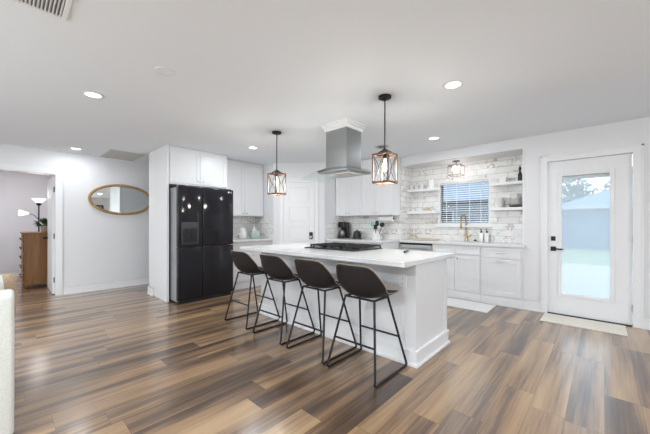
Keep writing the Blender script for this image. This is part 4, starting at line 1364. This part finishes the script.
# left counter
t = thing('pitcher', 'white pitcher on the counter beside the fridge', 'pitcher', (3.28, 5.28, cz))
MB().lathe([(0.055, cz), (0.075, cz+0.03), (0.08, cz+0.10), (0.055, cz+0.17), (0.062, cz+0.215), (0.058, cz+0.215), (0.05, cz+0.17), (0, cz+0.165)], (3.27, 5.28, 0), 24).build('body', 'white', t, 40)
MB().tube([(3.215, 5.28, cz+0.19), (3.17, 5.28, cz+0.18), (3.165, 5.28, cz+0.11), (3.20, 5.28, cz+0.07)], 0.009, 10).build('handle', 'white', t, 50)
t = thing('storage_jar', 'pale green jar with white pump top on the counter near the pantry', 'jar', (3.54, 5.28, cz))
MB().box(3.45, 3.635, 5.21, 5.35, cz, cz+0.155, 0.02, 3).build('body', 'mint', t, 40)
MB().lathe([(0.05, cz+0.155), (0.05, cz+0.19), (0.02, cz+0.205), (0.015, cz+0.255), (0, cz+0.26)], (3.54, 5.28, 0), 18).build('lid', 'white', t, 40)

# ------------------------------------------------------------------ mats
one(MB().box(4.57, 4.995, -0.20, 0.575, 0.0005, 0.012, 0.004), 'door_mat', 'mat', 'cream woven mat in front of the patio door', 'mat')
one(MB().box(4.47, 4.955, 1.15, 2.15, 0.0005, 0.010, 0.004), 'kitchen_mat', 'runner', 'white mat on the floor in front of the sink cabinet', 'mat')

# ------------------------------------------------------------------ sofa
t = thing('sofa', 'white slipcovered sofa seen from behind at the picture edge', 'sofa', (-1.0, 2.9, 0))
m = MB()
m.prism([(2.47, 0.0), (2.44, 0.80), (2.47, 0.83), (2.57, 0.83), (2.62, 0.78), (2.66, 0.0)], 'x', -2.05, 0.045)
bmesh.ops.bevel(m.b, geom=list(m.b.edges), offset=0.02, segments=3, affect='EDGES', profile=0.5)
m.build('back', 'sofa', t, 50)
MB().box(-1.85, -0.155, 2.63, 3.36, 0.06, 0.30, 0.02, 3).build('base', 'sofa', t, 50)
MB().box(-0.15, 0.035, 2.60, 3.38, 0.04, 0.60, 0.05, 4).build('arm', 'sofa', t, 50)
MB().box(-2.04, -1.855, 2.60, 3.38, 0.04, 0.60, 0.05, 4).build('arm', 'sofa', t, 50)
for (a, b) in ((-1.85, -1.005), (-0.995, -0.155)):
    MB().box(a, b, 2.68, 3.38, 0.302, 0.45, 0.04, 4).build('seat_cushion', 'sofa', t, 50)
for xx in (-1.95, -0.05):
    for yy in (2.55, 3.30):
        MB().box(xx-0.03, xx+0.03, yy-0.03, yy+0.03, 0, 0.06).build('foot', 'black', t)
def pillow(x0, x1, yc, z0, z1, th, name, mat, label):
    m = MB()
    N = 10
    vs = {}
    for sgn in (1, -1):
        for i in range(N+1):
            for j in range(N+1):
                u, v = -1+2*i/N, -1+2*j/N
                if sgn == -1 and (i in (0, N) or j in (0, N)):
                    vs[(sgn, i, j)] = vs[(1, i, j)]
                    continue
                h_ = th*((1-u**4)*(1-v**4))**0.6
                pin = 1-0.05*(u*u*v*v)
                lean = (v+1)*(-0.02)
                vs[(sgn, i, j)] = m.b.verts.new(((x0+x1)/2+u*pin*(x1-x0)/2, yc+sgn*h_+lean, (z0+z1)/2+v*pin*(z1-z0)/2))
        for i in range(N):
            for j in range(N):
                m.b.faces.new((vs[(sgn, i, j)], vs[(sgn, i+1, j)], vs[(sgn, i+1, j+1)], vs[(sgn, i, j+1)]))
    return one(m, name, mat, label, 'cushion', smooth=80)
pillow(-0.62, 0.012, 2.72, 0.455, 0.915, 0.08, 'back_cushion', 'sofa', 'puffy white cushion rising above the sofa back')
pillow(-0.36, 0.066, 2.86, 0.605, 0.895, 0.06, 'throw_pillow', 'tan', 'tan pillow on the sofa arm behind the white cushion')

# ------------------------------------------------------------------ bedroom
t = thing('dresser', 'honey oak chest of drawers in the bedroom doorway', 'dresser', (0.5, 8.25, 0))
bx0, bx1, by0, by1 = 0.27, 0.74, 7.88, 8.62
MB().box(bx0, bx1, by0, by1, 0.10, 1.02).box(bx0+0.02, bx1-0.02, by0-0.006, by0, 0.16, 0.98, 0.004).build('body', 'oak', t)
MB().box(bx0-0.035, bx1, by0-0.02, by1+0.02, 1.021, 1.05, 0.008, 3).build('top', 'oak', t)
m = MB(); m.box(bx0-0.02, bx1, by0-0.015, by1+0.015, 0.06, 0.105, 0.006)
m.build('plinth', 'oak', t)
for (xx, yy) in ((bx0+0.03, by0+0.03), (bx1-0.04, by0+0.03), (bx0+0.03, by1-0.03), (bx1-0.04, by1-0.03)):
    MB().lathe([(0.03, 0), (0.045, 0.03), (0.035, 0.06), (0, 0.06)], (xx, yy, 0), 14).build('foot', 'oak', t, 50)
for k in range(5):
    z0 = 0.13+k*0.178
    d = MB().box(bx0-0.018, bx0-0.0005, by0+0.02, by1-0.02, z0, z0+0.165, 0.006, 2).build('drawer', 'oak', t)
    for yy in (by0+0.18, by1-0.18):
        MB().lathe([(0.009, 0), (0.009, -0.012), (0.018, -0.02), (0.016, -0.03), (0, -0.033)], (bx0-0.018, yy, z0+0.082), 14, 'x').build('knob', 'oak', d, 50)
t = thing('floor_lamp', 'black branched floor lamp with white cup shades behind the dresser', 'floor lamp', (0.525, 8.84, 0))
lx, ly = 0.525, 8.84
MB().lathe([(0.13, 0), (0.13, 0.02), (0.02, 0.03), (0, 0.03)], (lx, ly, 0), 24).build('base', 'black', t, 40)
MB().tube([(lx, ly, 0.02), (lx, ly, 1.62)], 0.012, 10).build('pole', 'black', t, 40)
MB().lathe([(0.02, 1.60), (0.05, 1.64), (0.035, 1.66), (0.0, 1.66)], (lx, ly, 0), 18).build('shade_holder', 'black', t, 40)
MB().lathe([(0.045, 1.662), (0.118, 1.745), (0.114, 1.747), (0.042, 1.668), (0, 1.667)], (lx, ly, 0), 24).build('lamp_shade', 'shade', t, 40)
MB().tube([(lx, ly, 1.30), (lx-0.08, ly-0.05, 1.40), (lx-0.17, ly-0.095, 1.43)], 0.007, 8).build('arm', 'black', t, 50)
MB().tube([(lx-0.16, ly-0.09, 1.43), (lx-0.195, ly-0.10, 1.43), (lx-0.30, ly-0.115, 1.435)], [0.02, 0.032, 0.062], 18).build('lamp_shade', 'shade', t, 50)
d = bpy.data.lights.new('floor_lamp_light', 'POINT'); d.energy = 5; d.color = (1, 0.95, 0.9); d.shadow_soft_size = 0.12
o = bpy.data.objects.new('floor_lamp_light', d); COL.objects.link(o); o.parent = t; o.location = (0, 0, 1.85)
can_light(-1.2, 8.6, 'added recessed fill light, out of view, in the bedroom ceiling', 27)  # unseen lamp added to brighten the bedroom
t = thing('potted_plant', 'small leafy plant in a beige pot on the dresser', 'plant', (0.58, 8.16, 1.05))
px, py = 0.575, 8.16
MB().lathe([(0.045, 1.0505), (0.06, 1.06), (0.07, 1.17), (0.064, 1.17), (0.058, 1.15), (0, 1.15)], (px, py, 0), 18).build('pot', 'pot', t, 40)
rr = random.Random(5)
m = MB()
for k in range(60):
    a = rr.uniform(0, 2*PI); el = rr.uniform(0.1, 1.3); l_ = rr.uniform(0.12, 0.24)
    b = Vector((px, py, 1.16)); dr_ = Vector((math.cos(a)*math.cos(el), math.sin(a)*math.cos(el), math.sin(el)))
    if px+dr_.x*l_*1.3 > 0.77: dr_.x = -dr_.x
    tip = b+dr_*l_; s_ = dr_.cross(Vector((0, 0, 1))).normalized()*0.028
    mid_ = b+dr_*l_*0.62+Vector((0, 0, 0.012))
    low = b+dr_*l_*0.35
    v0, v1, v2, v3 = [m.b.verts.new(q) for q in (low, mid_+s_, tip-Vector((0, 0, 0.02)), mid_-s_)]
    m.b.faces.new((v0, v1, v2, v3))
    m.tube([b, low], 0.002, 4)
m.build('foliage', 'leaf', t)
bpy.context.view_layer.update()
